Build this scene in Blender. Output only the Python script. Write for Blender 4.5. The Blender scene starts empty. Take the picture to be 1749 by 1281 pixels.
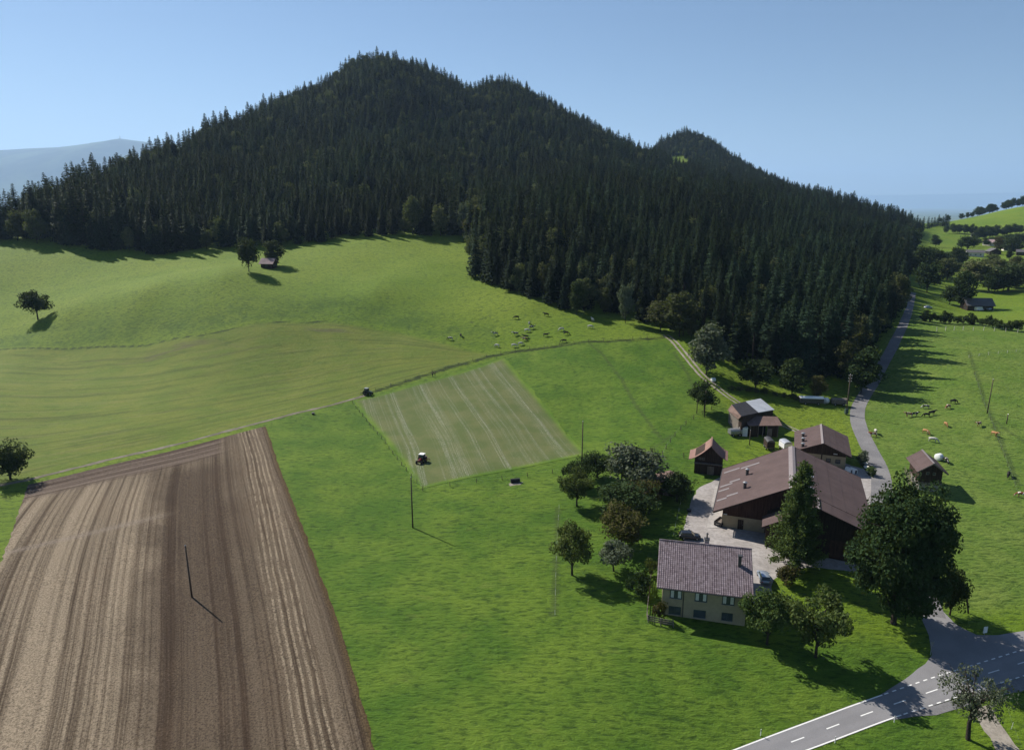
import bpy, bmesh, math, random
import numpy as np
from mathutils import Vector, Matrix

random.seed(7)
RNG = np.random.default_rng(11)
SC = bpy.context.scene
COL = SC.collection
PI = math.pi

# ------------------------------------------------------------------ camera
F_PX, PITCH, CAM_H = 1200.0, math.radians(13.8), 65.0
CX, CY = 874.5, 640.5
SP, CP = math.sin(PITCH), math.cos(PITCH)
cam_data = bpy.data.cameras.new('camera')
cam_data.sensor_width = 36.0
cam_data.lens = F_PX / 1749.0 * 36.0
cam_data.clip_start = 0.5
cam_data.clip_end = 120000.0
cam = bpy.data.objects.new('camera', cam_data)
cam.location = (0, 0, CAM_H)
cam.rotation_euler = (PI / 2 - PITCH, 0, 0)
COL.objects.link(cam)
SC.camera = cam

# ------------------------------------------------------------------ sky and sun
SUN_AZ, SUN_EL = math.radians(-48.0), math.radians(41.0)      # azimuth measured from +Y towards +X
world = bpy.data.worlds.new('World')
SC.world = world
world.use_nodes = True
wn = world.node_tree.nodes
wl = world.node_tree.links
wn.clear()
w_out = wn.new('ShaderNodeOutputWorld')
w_bg = wn.new('ShaderNodeBackground')
w_sky = wn.new('ShaderNodeTexSky')
w_sky.sky_type = 'NISHITA'
w_sky.sun_disc = False
w_sky.sun_elevation = SUN_EL
w_sky.sun_rotation = SUN_AZ % (2 * PI)
w_sky.altitude = 900.0
w_sky.air_density = 1.0
w_sky.dust_density = 0.35
w_sky.ozone_density = 5.0
w_bg.inputs['Strength'].default_value = 0.050
wl.new(w_sky.outputs['Color'], w_bg.inputs['Color'])
wl.new(w_bg.outputs['Background'], w_out.inputs['Surface'])

sun_data = bpy.data.lights.new('sun', 'SUN')
sun_data.energy = 5.0
sun_data.angle = math.radians(0.53)
sun_data.color = (1.0, 0.95, 0.86)
sun = bpy.data.objects.new('sun', sun_data)
SUN_DIR = Vector((math.sin(SUN_AZ) * math.cos(SUN_EL), math.cos(SUN_AZ) * math.cos(SUN_EL), math.sin(SUN_EL)))
sun.rotation_euler = (-SUN_DIR).to_track_quat('-Z', 'Y').to_euler()
sun.location = (-300, 300, 500)
COL.objects.link(sun)

SC.view_settings.view_transform = 'Standard'
SC.view_settings.look = 'None'
SC.view_settings.exposure = 0.70
SC.view_settings.gamma = 1.0
SC.view_settings.use_curve_mapping = False
SC.render.engine = 'CYCLES'
SC.cycles.use_denoising = True
SC.cycles.max_bounces = 6
SC.cycles.diffuse_bounces = 2
SC.cycles.glossy_bounces = 2
SC.cycles.transmission_bounces = 3
SC.cycles.transparent_max_bounces = 4
SC.cycles.volume_bounces = 1

# ------------------------------------------------------------------ the lie of the land
# survey points: where the ground stands, as (photo column, photo row, height z or depth t)
def ray(u, v):
    o = v - CY
    return np.array([u - CX, F_PX * CP - o * SP, -(F_PX * SP + o * CP)])

SURVEY = []
def sz(u, v, z):
    r = ray(u, v); t = (z - CAM_H) / r[2]
    SURVEY.append((r[0] * t, r[1] * t, z))
def st(u, v, t):
    r = ray(u, v)
    SURVEY.append((r[0] * t, r[1] * t, CAM_H + r[2] * t))
def sw(u, y, z):                               # far points straight along a column
    SURVEY.append(((u - CX) / (F_PX * CP) * y, y, z))

for u, rows in {
    -250: [(1281, -1), (1000, -1), (800, 0), (690, 1)],
    0: [(1281, -1), (1000, -.6), (815, 0), (700, 1.5), (650, 2.5)],
    250: [(1281, -.5), (1000, -.3), (770, 0), (700, 1.5), (650, 3.0)],
    500: [(1281, 0), (1000, 0), (800, .3), (700, 1), (640, 4)],
    800: [(1281, 0), (1000, .3), (800, .8), (700, 2)],
    1000: [(1281, -.5), (1000, .3), (800, 1), (700, 2.5)],
    1250: [(1281, -2.5), (1150, -1.4), (1060, -.3), (960, .8), (850, 1.0), (750, 2)],
    1400: [(1281, -3), (1150, -1.6), (1000, .4), (850, 1.0), (680, 3)],
    1560: [(1281, -3), (1150, -2), (1000, -.4), (850, .8), (740, 2)],
    1749: [(1281, -3), (1150, -2), (1000, -.6), (850, 1), (740, 3)],
    2000: [(1281, -3), (1100, -2), (850, 1), (700, 6)]}.items():
    for v, z in rows:
        sz(u, v, z)
for u, rows in {
    -250: [(590, .255), (480, .31), (420, .36), (400, .42)],
    0: [(595, .247), (560, .268), (500, .305), (430, .345), (400, .385), (375, .47)],
    120: [(592, .242), (560, .253), (530, .263), (495, .298), (425, .35), (370, .41), (335, .47)],
    250: [(588, .236), (545, .250), (500, .263), (475, .297), (450, .325), (425, .348), (350, .43), (290, .54)],
    380: [(565, .237), (510, .256), (470, .272), (455, .300), (440, .325), (420, .347), (330, .46), (240, .62)],
    500: [(550, .243), (460, .296), (430, .335), (410, .36), (350, .44), (250, .62), (172, .78)],
    560: [(152, .80)], 590: [(124, .825)], 690: [(124, .84)], 750: [(146, .85)], 850: [(154, .88)], 930: [(196, .91)], 1050: [(268, .97)],
    640: [(600, .228), (540, .249), (500, .263), (468, .295), (430, .33), (398, .365), (300, .52), (200, .68), (115, .83)],
    800: [(600, .225), (560, .24), (500, .27), (420, .345), (350, .46), (250, .66), (170, .86)],
    900: [(580, .228), (525, .25), (450, .31), (380, .40), (270, .66), (176, .90)],
    1000: [(600, .215), (555, .235), (500, .27), (420, .35), (350, .45), (290, .64), (232, .93)],
    1080: [(560, .232), (450, .33), (350, .49), (300, .68), (276, 1.02)],
    1130: [(600, .212), (560, .232), (450, .33), (350, .50), (290, .80), (264, 1.16)],
    1180: [(590, .215), (300, .85), (278, 1.08), (238, 1.25)],
    1230: [(580, .22), (450, .33), (310, .85), (262, 1.22)],
    1300: [(640, .203), (500, .295), (400, .44), (345, .70), (315, 1.0)],
    1400: [(550, .262), (420, .45), (370, .70), (343, .92)],
    1500: [(620, .222), (520, .30), (420, .52), (385, .75), (372, .92)],
    1570: [(650, .203), (600, .224), (560, .25), (520, .315), (450, .50), (415, .68), (392, .86)],
    1650: [(650, .198), (600, .22), (560, .252), (530, .33), (480, .43), (430, .62), (400, .85), (374, 1.08)],
    1749: [(650, .196), (600, .218), (560, .25), (525, .33), (480, .43), (430, .62), (395, .86), (352, 1.08)],
    1950: [(600, .22), (520, .32), (440, .60), (400, .85), (345, 1.05)]}.items():
    for v, t in rows:
        st(u, v, t)
for u, y, z in [(-300, 650, 42), (0, 700, 38), (0, 1100, 10), (250, 900, 60), (500, 1300, 120), (640, 1450, 150), (800, 1450, 150),
                (1000, 1600, 90), (1180, 1900, 110), (1300, 1700, 40), (1500, 1600, 0), (1650, 1800, 0), (1749, 1800, 20), (1950, 1700, 25)]:
    sw(u, y, z)
for u in (-300, 0, 400, 800, 1200, 1500, 1749, 1950):
    sw(u, 3200, -40 if u > 900 else -20)
    sw(u, 8000, -150)
    sw(u, 58000, -330)
SURVEY = np.array(SURVEY)

def _warp(x, y):
    d = np.maximum(np.hypot(x, y), 62.0)
    a = np.clip(np.arctan2(x, y), -0.85, 0.85)
    return a * 2.2, np.log(d)

_sx, _sy = _warp(SURVEY[:, 0], SURVEY[:, 1])
def _phi(r2):
    return 0.5 * r2 * np.log(r2 + 1e-12)
_n = len(SURVEY)
_K = _phi((_sx[:, None] - _sx[None]) ** 2 + (_sy[:, None] - _sy[None]) ** 2) + np.eye(_n) * 2e-5
_P = np.stack([np.ones(_n), _sx, _sy], 1)
_A = np.block([[_K, _P], [_P.T, np.zeros((3, 3))]])
_W = np.linalg.solve(_A, np.concatenate([SURVEY[:, 2], np.zeros(3)]))

def height(x, y):
    x = np.asarray(x, float); y = np.asarray(y, float)
    sh = np.broadcast(x, y).shape
    x = np.broadcast_to(x, sh).ravel(); y = np.broadcast_to(y, sh).ravel()
    out = np.empty(x.shape)
    for i in range(0, len(x), 20000):
        a, b = _warp(x[i:i + 20000], y[i:i + 20000])
        k = _phi((a[:, None] - _sx[None]) ** 2 + (b[:, None] - _sy[None]) ** 2)
        out[i:i + 20000] = k @ _W[:_n] + _W[_n] + _W[_n + 1] * a + _W[_n + 2] * b
    d = np.hypot(x, y)
    amp = np.clip((d - 60) / 250, 0.15, 1.0)
    out += amp * (0.30 * np.sin(x * .071 + 1.3) * np.sin(y * .063 + .4) + 0.16 * np.sin(x * .17 + y * .11) + .10 * np.sin(x * .05 - y * .23 + 2))
    return out.reshape(sh)

def Hz(x, y):
    return float(height(np.array([x]), np.array([y]))[0])

_TS = np.concatenate([np.linspace(.05, .5, 900), np.linspace(.5, 1.7, 500)[1:]])
def ground(u, v):
    """point of the ground that is seen at photo position (u, v)"""
    r = ray(u, v)
    z = CAM_H + r[2] * _TS
    dz = z - height(r[0] * _TS, r[1] * _TS)
    k = np.argmax(dz <= 0)
    if dz[k] > 0:                              # just above a skyline: take the crest it grazes
        k = int(np.argmin(dz[300:] / _TS[300:])) + 300
        x, y = r[0] * _TS[k], r[1] * _TS[k]
        return Vector((x, y, Hz(x, y)))
    t0, t1 = _TS[max(k - 1, 0)], _TS[k]
    f0, f1 = dz[max(k - 1, 0)], dz[k]
    t = t0 + (t1 - t0) * (f0 / (f0 - f1)) if f0 != f1 else t1
    x, y = r[0] * t, r[1] * t
    return Vector((x, y, Hz(x, y)))

def project(p):
    x, y, z = p[0], p[1], p[2] - CAM_H
    d = y * CP - z * SP
    up = y * SP + z * CP
    return CX + F_PX * x / d, CY - F_PX * up / d, d

def scale_at(p):
    """photo pixels per metre at a point"""
    return F_PX / project(p)[2]

# ------------------------------------------------------------------ helpers
def tag(o, label=None, cat=None, group=None, kind=None):
    if label: o['label'] = label
    if cat: o['category'] = cat
    if group: o['group'] = group
    if kind: o['kind'] = kind
    return o

def link(o, parent=None):
    COL.objects.link(o)
    if parent is not None:
        o.parent = parent
    return o

def empty(name, loc=(0, 0, 0), rz=0.0):
    o = bpy.data.objects.new(name, None)
    o.empty_display_size = 0.5
    o.location = loc
    o.rotation_euler = (0, 0, rz)
    return link(o)

class MB:
    """collects vertices and faces of one mesh"""
    def __init__(self):
        self.v, self.f, self.mi = [], [], []
    def add(self, verts, faces, m=0):
        k = len(self.v)
        self.v += [tuple(p) for p in verts]
        self.f += [tuple(i + k for i in f) for f in faces]
        self.mi += [m] * len(faces)
        return self
    def box(self, x0, y0, z0, x1, y1, z1, m=0):
        return self.add([(x0, y0, z0), (x1, y0, z0), (x1, y1, z0), (x0, y1, z0), (x0, y0, z1), (x1, y0, z1), (x1, y1, z1), (x0, y1, z1)],
                        [(0, 3, 2, 1), (4, 5, 6, 7), (0, 1, 5, 4), (1, 2, 6, 5), (2, 3, 7, 6), (3, 0, 4, 7)], m)
    def bar(self, a, b, w, h=None, m=0, up=(0, 0, 1)):
        a, b = Vector(a), Vector(b)
        h = h or w
        d = (b - a).normalized()
        s = d.cross(Vector(up))
        if s.length < 1e-4:
            s = d.cross(Vector((1, 0, 0)))
        s = s.normalized() * w / 2
        t = s.cross(d).normalized() * h / 2
        vs = [a - s - t, a + s - t, a + s + t, a - s + t, b - s - t, b + s - t, b + s + t, b - s + t]
        return self.add(vs, [(3, 2, 1, 0), (4, 5, 6, 7), (0, 1, 5, 4), (1, 2, 6, 5), (2, 3, 7, 6), (3, 0, 4, 7)], m)
    def tube(self, pts, radii, n=8, m=0, cap=True):
        pts = [Vector(p) for p in pts]
        rings = []
        for i, p in enumerate(pts):
            d = (pts[min(i + 1, len(pts) - 1)] - pts[max(i - 1, 0)]).normalized()
            s = d.cross(Vector((0.13, 0.97, 0.2)))
            if s.length < 0.1:
                s = d.cross(Vector((1, 0, 0)))
            s.normalize()
            t = d.cross(s)
            r = radii[i] if hasattr(radii, '__len__') else radii
            rings.append([p + (s * math.cos(2 * PI * k / n) + t * math.sin(2 * PI * k / n)) * r for k in range(n)])
        vs = [q for ring in rings for q in ring]
        fs = []
        for i in range(len(pts) - 1):
            for k in range(n):
                fs.append((i * n + k, i * n + (k + 1) % n, (i + 1) * n + (k + 1) % n, (i + 1) * n + k))
        if cap:
            fs.append(tuple(range(n - 1, -1, -1)))
            fs.append(tuple((len(pts) - 1) * n + k for k in range(n)))
        return self.add(vs, fs, m)
    def prism(self, poly, y0, y1, m=0):
        """polygon in x,z pushed along y"""
        n = len(poly)
        vs = [(x, y0, z) for x, z in poly] + [(x, y1, z) for x, z in poly]
        fs = [tuple(range(n)), tuple(range(2 * n - 1, n - 1, -1))]
        fs += [(i, i + n, (i + 1) % n + n, (i + 1) % n) for i in range(n)]
        return self.add(vs, fs, m)
    def slab(self, a, b, c, d, th, m=0):
        """a thin plate: top corners a b c d (counter-clockwise from above), thickness down"""
        top = [Vector(p) for p in (a, b, c, d)]
        n = (top[1] - top[0]).cross(top[3] - top[0]).normalized()
        bot = [p - n * th for p in top]
        return self.add(top + bot, [(0, 1, 2, 3), (7, 6, 5, 4), (0, 4, 5, 1), (1, 5, 6, 2), (2, 6, 7, 3), (3, 7, 4, 0)], m)
    def mesh(self, name, mats, smooth=False):
        me = bpy.data.meshes.new(name)
        me.from_pydata(self.v, [], self.f)
        for mm in (mats if isinstance(mats, (list, tuple)) else [mats]):
            me.materials.append(mm)
        if any(self.mi):
            me.polygons.foreach_set('material_index', self.mi)
        if smooth:
            me.polygons.foreach_set('use_smooth', [True] * len(me.polygons))
        me.update()
        return me
    def build(self, name, mats, parent=None, smooth=False, loc=None):
        o = bpy.data.objects.new(name, self.mesh(name, mats, smooth))
        if loc is not None:
            o.location = loc
        return link(o, parent)

def fix_normals(o):
    bm = bmesh.new(); bm.from_mesh(o.data)
    bmesh.ops.recalc_face_normals(bm, faces=bm.faces)
    bm.to_mesh(o.data); bm.free()
    return o

# ------------------------------------------------------------------ material helpers
class NT:
    def __init__(self, name, rough=0.8, spec=0.25):
        self.m = bpy.data.materials.new(name)
        self.m.use_nodes = True
        self.t = self.m.node_tree
        self.t.nodes.clear()
        self.out = self.t.nodes.new('ShaderNodeOutputMaterial')
        self.b = self.t.nodes.new('ShaderNodeBsdfPrincipled')
        self.b.inputs['Roughness'].default_value = rough
        self.b.inputs['Specular IOR Level'].default_value = spec
        self.t.links.new(self.b.outputs[0], self.out.inputs['Surface'])
    def node(self, typ, **kw):
        n = self.t.nodes.new(typ)
        for k, v in kw.items():
            setattr(n, k, v)
        return n
    def put(self, sock, val):
        if hasattr(val, 'is_linked') or hasattr(val, 'links'):
            self.t.links.new(val, sock)
        elif isinstance(val, (tuple, list)) and len(val) == 3 and sock.type == 'RGBA':
            sock.default_value = (*val, 1)
        else:
            sock.default_value = val
    def pos(self):
        return self.node('ShaderNodeNewGeometry').outputs['Position']
    def objco(self):
        return self.node('ShaderNodeTexCoord').outputs['Object']
    def attr(self, name, out='Fac'):
        return self.node('ShaderNodeAttribute', attribute_name=name).outputs[out]
    def rnd(self):
        return self.node('ShaderNodeObjectInfo').outputs['Random']
    def noise(self, vec, scale, detail=3, rough=.55, dist=0.0):
        n = self.node('ShaderNodeTexNoise')
        self.put(n.inputs['Vector'], vec)
        n.inputs['Scale'].default_value = scale
        n.inputs['Detail'].default_value = detail
        n.inputs['Roughness'].default_value = rough
        n.inputs['Distortion'].default_value = dist
        return n.outputs['Fac']
    def math(self, op, a, b=0.0, c=0.0):
        n = self.node('ShaderNodeMath', operation=op)
        self.put(n.inputs[0], a); self.put(n.inputs[1], b); self.put(n.inputs[2], c)
        return n.outputs[0]
    def step(self, v, a, b, lo=0.0, hi=1.0):
        n = self.node('ShaderNodeMapRange', interpolation_type='SMOOTHSTEP')
        self.put(n.inputs[0], v)
        for i, q in enumerate((a, b, lo, hi)):
            n.inputs[i + 1].default_value = q
        return n.outputs[0]
    def mix(self, f, a, b, mode='MIX'):
        n = self.node('ShaderNodeMix', data_type='RGBA', blend_type=mode)
        self.put(n.inputs[0], f); self.put(n.inputs[6], a); self.put(n.inputs[7], b)
        return n.outputs[2]
    def ramp(self, f, stops):
        n = self.node('ShaderNodeValToRGB')
        self.put(n.inputs[0], f)
        e = n.color_ramp.elements
        while len(e) < len(stops):
            e.new(.5)
        for q, (p, c) in zip(e, stops):
            q.position = p
            q.color = (*c, 1) if len(c) == 3 else c
        return n.outputs[0]
    def comb(self, x, y=0.0, z=0.0):
        n = self.node('ShaderNodeCombineXYZ')
        self.put(n.inputs[0], x); self.put(n.inputs[1], y); self.put(n.inputs[2], z)
        return n.outputs[0]
    def sep(self, v):
        n = self.node('ShaderNodeSeparateXYZ')
        self.put(n.inputs[0], v)
        return n.outputs
    def scl(self, v, s):
        n = self.node('ShaderNodeMapping')
        self.put(n.inputs['Vector'], v)
        n.inputs['Scale'].default_value = s
        return n.outputs[0]
    def bump(self, h, dist=.1, strength=1.0):
        n = self.node('ShaderNodeBump')
        n.inputs['Strength'].default_value = strength
        n.inputs['Distance'].default_value = dist
        self.put(n.inputs['Height'], h)
        self.t.links.new(n.outputs[0], self.b.inputs['Normal'])
    def color(self, c):
        self.put(self.b.inputs['Base Color'], c)
        return self

def plain(name, col, rough=.7, spec=.3, var=.25, scale=3.0, metal=0.0, bump=0.0):
    """a flat paint or stuff with uneven tone"""
    t = NT(name, rough, spec)
    p = t.objco()
    n = t.noise(p, scale, 4, .6)
    a = tuple(c * (1 - var) for c in col); b = tuple(min(1, c * (1 + var)) for c in col)
    t.color(t.ramp(n, [(.3, a), (.7, b)]))
    t.b.inputs['Metallic'].default_value = metal
    if bump:
        t.bump(n, bump)
    return t.m

# ------------------------------------------------------------------ polygons in plan
def plan(px):
    return np.array([ground(u, v)[:2] for u, v in px])

def signed_dist(poly, x, y):
    """positive inside"""
    d = np.full(x.shape, 1e9); inside = np.zeros(x.shape, bool)
    n = len(poly)
    for i in range(n):
        ax, ay = poly[i]; bx, by = poly[(i + 1) % n]
        ex, ey = bx - ax, by - ay
        h = np.clip(((x - ax) * ex + (y - ay) * ey) / (ex * ex + ey * ey + 1e-12), 0, 1)
        d = np.minimum(d, (x - ax - ex * h) ** 2 + (y - ay - ey * h) ** 2)
        c = ((ay > y) != (by > y)) & (x < ex * (y - ay) / (ey if abs(ey) > 1e-12 else 1e-12) + ax)
        inside ^= c
    return np.sqrt(d) * np.where(inside, 1, -1)

def line_dist(line, x, y):
    d = np.full(x.shape, 1e9)
    for (ax, ay), (bx, by) in zip(line[:-1], line[1:]):
        ex, ey = bx - ax, by - ay
        h = np.clip(((x - ax) * ex + (y - ay) * ey) / (ex * ex + ey * ey + 1e-12), 0, 1)
        d = np.minimum(d, (x - ax - ex * h) ** 2 + (y - ay - ey * h) ** 2)
    return np.sqrt(d)

# ------------------------------------------------------------------ terrain
TRACK_PX = [(-120, 850), (0, 830), (55, 818), (150, 794), (240, 773), (340, 749), (430, 726), (530, 700), (625, 675)]
DITCH_PX = [(640, 668), (700, 650), (770, 627), (830, 611), (890, 599), (960, 590), (1040, 583), (1135, 577)]
BANK_PX = [(-150, 600), (0, 597), (120, 596), (250, 590), (350, 573), (440, 551), (560, 549), (680, 566), (780, 592), (850, 606)]
track_line = plan(TRACK_PX)
ditch_line = plan(DITCH_PX)
bank_line = plan(BANK_PX)
all_line = np.concatenate([track_line, ditch_line])

def polar(line):
    a = np.arctan2(line[:, 0], line[:, 1]); l = np.log(np.hypot(line[:, 0], line[:, 1]))
    o = np.argsort(a)
    return a[o], l[o]

azs = np.radians(np.concatenate([np.arange(-100, -44, 2.0), np.arange(-44, 44, .17), np.arange(44, 100.1, 2.0)]))
ds = np.concatenate([[6, 15, 30, 45], np.exp(np.linspace(math.log(60), math.log(1500), 420)), np.exp(np.linspace(math.log(1500), math.log(60000), 50))[1:]])
AA, DD = np.meshgrid(azs, ds)
TX, TY = DD * np.sin(AA), DD * np.cos(AA)
TZ = height(TX, TY)
nr, nc = TX.shape
tv = np.stack([TX.ravel(), TY.ravel(), TZ.ravel()], 1)
idx = np.arange(nr * nc).reshape(nr, nc)
tf = np.stack([idx[:-1, :-1].ravel(), idx[:-1, 1:].ravel(), idx[1:, 1:].ravel(), idx[1:, :-1].ravel()], 1)[:, ::-1]

def np_mesh(name, v, f, mat, smooth=True, attrs=None):
    me = bpy.data.meshes.new(name)
    me.vertices.add(len(v)); me.vertices.foreach_set('co', np.ascontiguousarray(v, np.float32).ravel())
    k = f.shape[1]
    me.loops.add(len(f) * k); me.loops.foreach_set('vertex_index', np.ascontiguousarray(f, np.int32).ravel())
    me.polygons.add(len(f))
    me.polygons.foreach_set('loop_start', np.arange(0, len(f) * k, k, dtype=np.int32))
    me.polygons.foreach_set('loop_total', np.full(len(f), k, np.int32))
    if smooth:
        me.polygons.foreach_set('use_smooth', np.ones(len(f), bool))
    me.update(calc_edges=True)
    if mat is not None:
        me.materials.append(mat)
    for an, av in (attrs or {}).items():
        a = me.attributes.new(an, 'FLOAT', 'POINT')
        a.data.foreach_set('value', np.ascontiguousarray(av, np.float32).ravel())
    return me

px_lush = [(430, 724), (625, 677), (740, 641), (880, 603), (1140, 579), (1195, 645), (1262, 720), (1235, 800), (1170, 880), (1150, 1000), (1300, 1100),
           (1480, 1090), (1590, 1120), (1700, 1400), (300, 1400)]
x_, y_ = tv[:, 0], tv[:, 1]
sd_lush = np.clip(signed_dist(plan(px_lush), x_, y_), -30, 30)
aw, lw = np.arctan2(x_, y_), np.log(np.hypot(x_, y_))
l_track = np.interp(aw, *polar(all_line)); l_bank = np.interp(aw, *polar(bank_line))
mow = (lw - l_track) / np.maximum(l_bank - l_track, .004)
d_bank = line_dist(bank_line[:7], x_, y_)
mow_mask = np.clip((lw - l_track) * np.exp(lw), -20, 20)
mow_top = np.clip((l_bank - lw) * np.exp(lw), -20, 20)
in_az = np.clip((np.arctan2(bank_line[-1, 0], bank_line[-1, 1]) - aw) * 300, -20, 20)
sd_mow = np.minimum(np.minimum(mow_mask, mow_top), in_az)
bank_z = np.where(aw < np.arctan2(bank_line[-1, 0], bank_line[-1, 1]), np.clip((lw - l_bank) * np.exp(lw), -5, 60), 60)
worn = np.full(x_.shape, 20.0)
for wl_ in ([(1004, 585), (1030, 606), (1062, 648), (1085, 690), (1128, 748)], [(735, 580), (790, 556), (840, 538), (890, 524)], [(953, 868), (949, 960), (947, 1050)],
            [(1655, 600), (1668, 640), (1684, 690), (1705, 745), (1740, 830)], [(0, 452), (60, 434), (105, 424)], [(1085, 800), (1118, 765), (1150, 742)],
            [(1690, 712), (1720, 735), (1760, 760)], [(1150, 600), (1175, 640), (1195, 690)]):
    worn = np.minimum(worn, line_dist(plan(wl_), x_, y_))
d_ditch = np.clip(line_dist(ditch_line, x_, y_), 0, 20)
px_graze = [(1440, 700), (1500, 600), (1560, 540), (1900, 560), (1900, 1040), (1620, 1040), (1520, 850), (1470, 740)]
sd_graze = np.clip(signed_dist(plan(px_graze), x_, y_), -30, 30)

def grass_material():
    t = NT('grass', .85, .12)
    p = t.pos()
    big = t.noise(p, .016, 4, .6)
    mid = t.noise(p, .09, 4, .6)
    small = t.noise(t.scl(p, (.55, 1.35, 1)), 1.05, 5, .70, .15)
    fine = t.noise(p, 4.5, 4, .7)
    # lush near grass, brighter hill pasture, cut meadow and grazed pasture
    hill = t.mix(t.step(big, .3, .7), (0.1280, 0.2050, 0.0130), (0.1780, 0.2400, 0.0210))
    lush = t.mix(t.step(t.math('ADD', t.math('MULTIPLY', mid, .5), t.math('MULTIPLY', big, .5)), .38, .62), (.066, .140, .012), (.138, .212, .022))
    cut = t.mix(t.step(mid, .3, .7), (0.1748, 0.2006, 0.0331), (0.1288, 0.1794, 0.0239))
    graze = t.mix(t.step(mid, .3, .7), (0.1098, 0.1848, 0.0246), (0.1680, 0.2296, 0.0426))
    # swaths of the cut meadow follow the slope between bank and track
    mw = t.attr('mow'); ps = t.sep(p)
    sw_ = t.noise(t.comb(t.math('MULTIPLY', mw, 11.0), t.math('MULTIPLY', ps[0], .007), 0.0), 2.4, 6, .75, .3)
    cut = t.mix(t.step(sw_, .48, .64, 0, .75), cut, (.075, .095, .020))
    cut = t.mix(t.step(t.noise(t.comb(t.math('MULTIPLY', mw, 26.0), t.math('MULTIPLY', ps[0], .02), 0.0), 1.6, 3), .5, .72, 0, .30), cut, (.23, .21, .08))
    bare = t.math('MULTIPLY', t.step(t.noise(t.scl(p, (.35, 1, 1)), .055, 4, .6, .6), .60, .72), t.step(mw, .62, .95))
    cut = t.mix(t.math('MULTIPLY', bare, .75), cut, (.125, .105, .060))
    wob = t.math('MULTIPLY_ADD', mid, 6.0, -3.0)
    spot = t.noise(t.scl(p, (.7, 1.3, 1)), .22, 3, .6, .3)
    c = t.mix(t.step(t.math('ADD', t.attr('lush'), wob), -2.0, 2.0), hill, lush)
    c = t.mix(t.step(t.math('ADD', t.attr('graze'), wob), -4.0, 4.0), c, graze)
    c = t.mix(t.step(t.math('ADD', t.attr('cut'), t.math('MULTIPLY_ADD', small, 4.0, -2.0)), -1.0, 3.0), c, cut)
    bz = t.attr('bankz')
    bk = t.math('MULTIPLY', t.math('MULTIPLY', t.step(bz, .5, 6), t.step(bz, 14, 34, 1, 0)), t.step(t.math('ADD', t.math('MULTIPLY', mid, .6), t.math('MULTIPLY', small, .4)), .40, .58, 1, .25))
    c = t.mix(t.math('MULTIPLY', bk, .62), c, (.048, .105, .012))  # longer grass on the bank, its shade painted in as darker green
    # tone of tufts and patches
    c = t.mix(t.math('MULTIPLY', t.step(small, .33, .53, .80, 0.0), t.math('SUBTRACT', 1.0, t.math('MULTIPLY', t.step(t.attr('cut'), 0, 3), .8))), c, (.022, .050, .007))
    c = t.mix(t.step(small, .58, .76, 0, .50), c, (.175, .245, .045))
    c = t.mix(t.step(fine, .35, .75, .30, 0), c, (.030, .060, .010))
    c = t.mix(t.step(spot, .30, .44, .30, 0.0), c, (.040, .085, .010))
    c = t.mix(t.step(spot, .60, .76, 0, .22), c, (.185, .205, .045))
    vw = t.math('ADD', t.attr('worn'), t.math('ADD', t.math('MULTIPLY_ADD', small, 2.4, -1.2), t.math('MULTIPLY_ADD', fine, .8, -.4)))
    c = t.mix(t.step(vw, .2, 1.0, .55, 0.0), c, (.050, .072, .020))
    # rank grass along the ditch and at the foot of the bank
    vd = t.math('ADD', t.attr('ditch'), t.math('ADD', t.math('MULTIPLY_ADD', small, 3.0, -1.5), t.math('MULTIPLY_ADD', spot, 1.6, -.8)))
    c = t.mix(t.step(vd, .5, 1.9, .9, 0.0), c, (.016, .026, .008))
    vb = t.math('ADD', t.attr('bankd'), t.math('MULTIPLY_ADD', small, .8, -.4))
    c = t.mix(t.step(vb, .35, 1.1, .85, 0.0), c, (.022, .038, .010))
    # far country: bluish green mosaic of woods and fields
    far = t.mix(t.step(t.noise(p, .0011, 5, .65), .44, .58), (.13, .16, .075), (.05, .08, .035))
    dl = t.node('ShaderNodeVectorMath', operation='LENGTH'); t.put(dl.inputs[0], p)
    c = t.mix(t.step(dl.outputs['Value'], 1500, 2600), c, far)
    t.color(c)
    hgt = t.math('ADD', t.math('MULTIPLY', small, 1.0), t.math('MULTIPLY', fine, .22))
    t.bump(hgt, .7, .9)
    return t.m

M = {}
M['grass'] = grass_material()
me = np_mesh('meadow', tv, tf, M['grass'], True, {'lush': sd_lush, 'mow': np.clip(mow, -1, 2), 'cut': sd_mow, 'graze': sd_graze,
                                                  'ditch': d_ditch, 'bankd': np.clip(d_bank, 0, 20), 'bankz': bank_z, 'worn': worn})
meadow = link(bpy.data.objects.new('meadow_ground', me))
tag(meadow, kind='structure')

# ------------------------------------------------------------------ strips draped on the land
def resample(line, n):
    line = np.asarray(line, float)
    s = np.concatenate([[0], np.cumsum(np.hypot(*np.diff(line[:, :2], axis=0).T))])
    q = np.linspace(0, s[-1], n)
    return np.stack([np.interp(q, s, line[:, i]) for i in range(2)], 1), s[-1]

def smooth_line(line, it=2):
    line = np.asarray(line, float)
    for _ in range(it):
        a = .75 * line[:-1] + .25 * line[1:]; b = .25 * line[:-1] + .75 * line[1:]
        line = np.concatenate([line[:1], np.stack([a, b], 1).reshape(-1, 2)[1:-1], line[-1:]])
    return line

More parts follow.
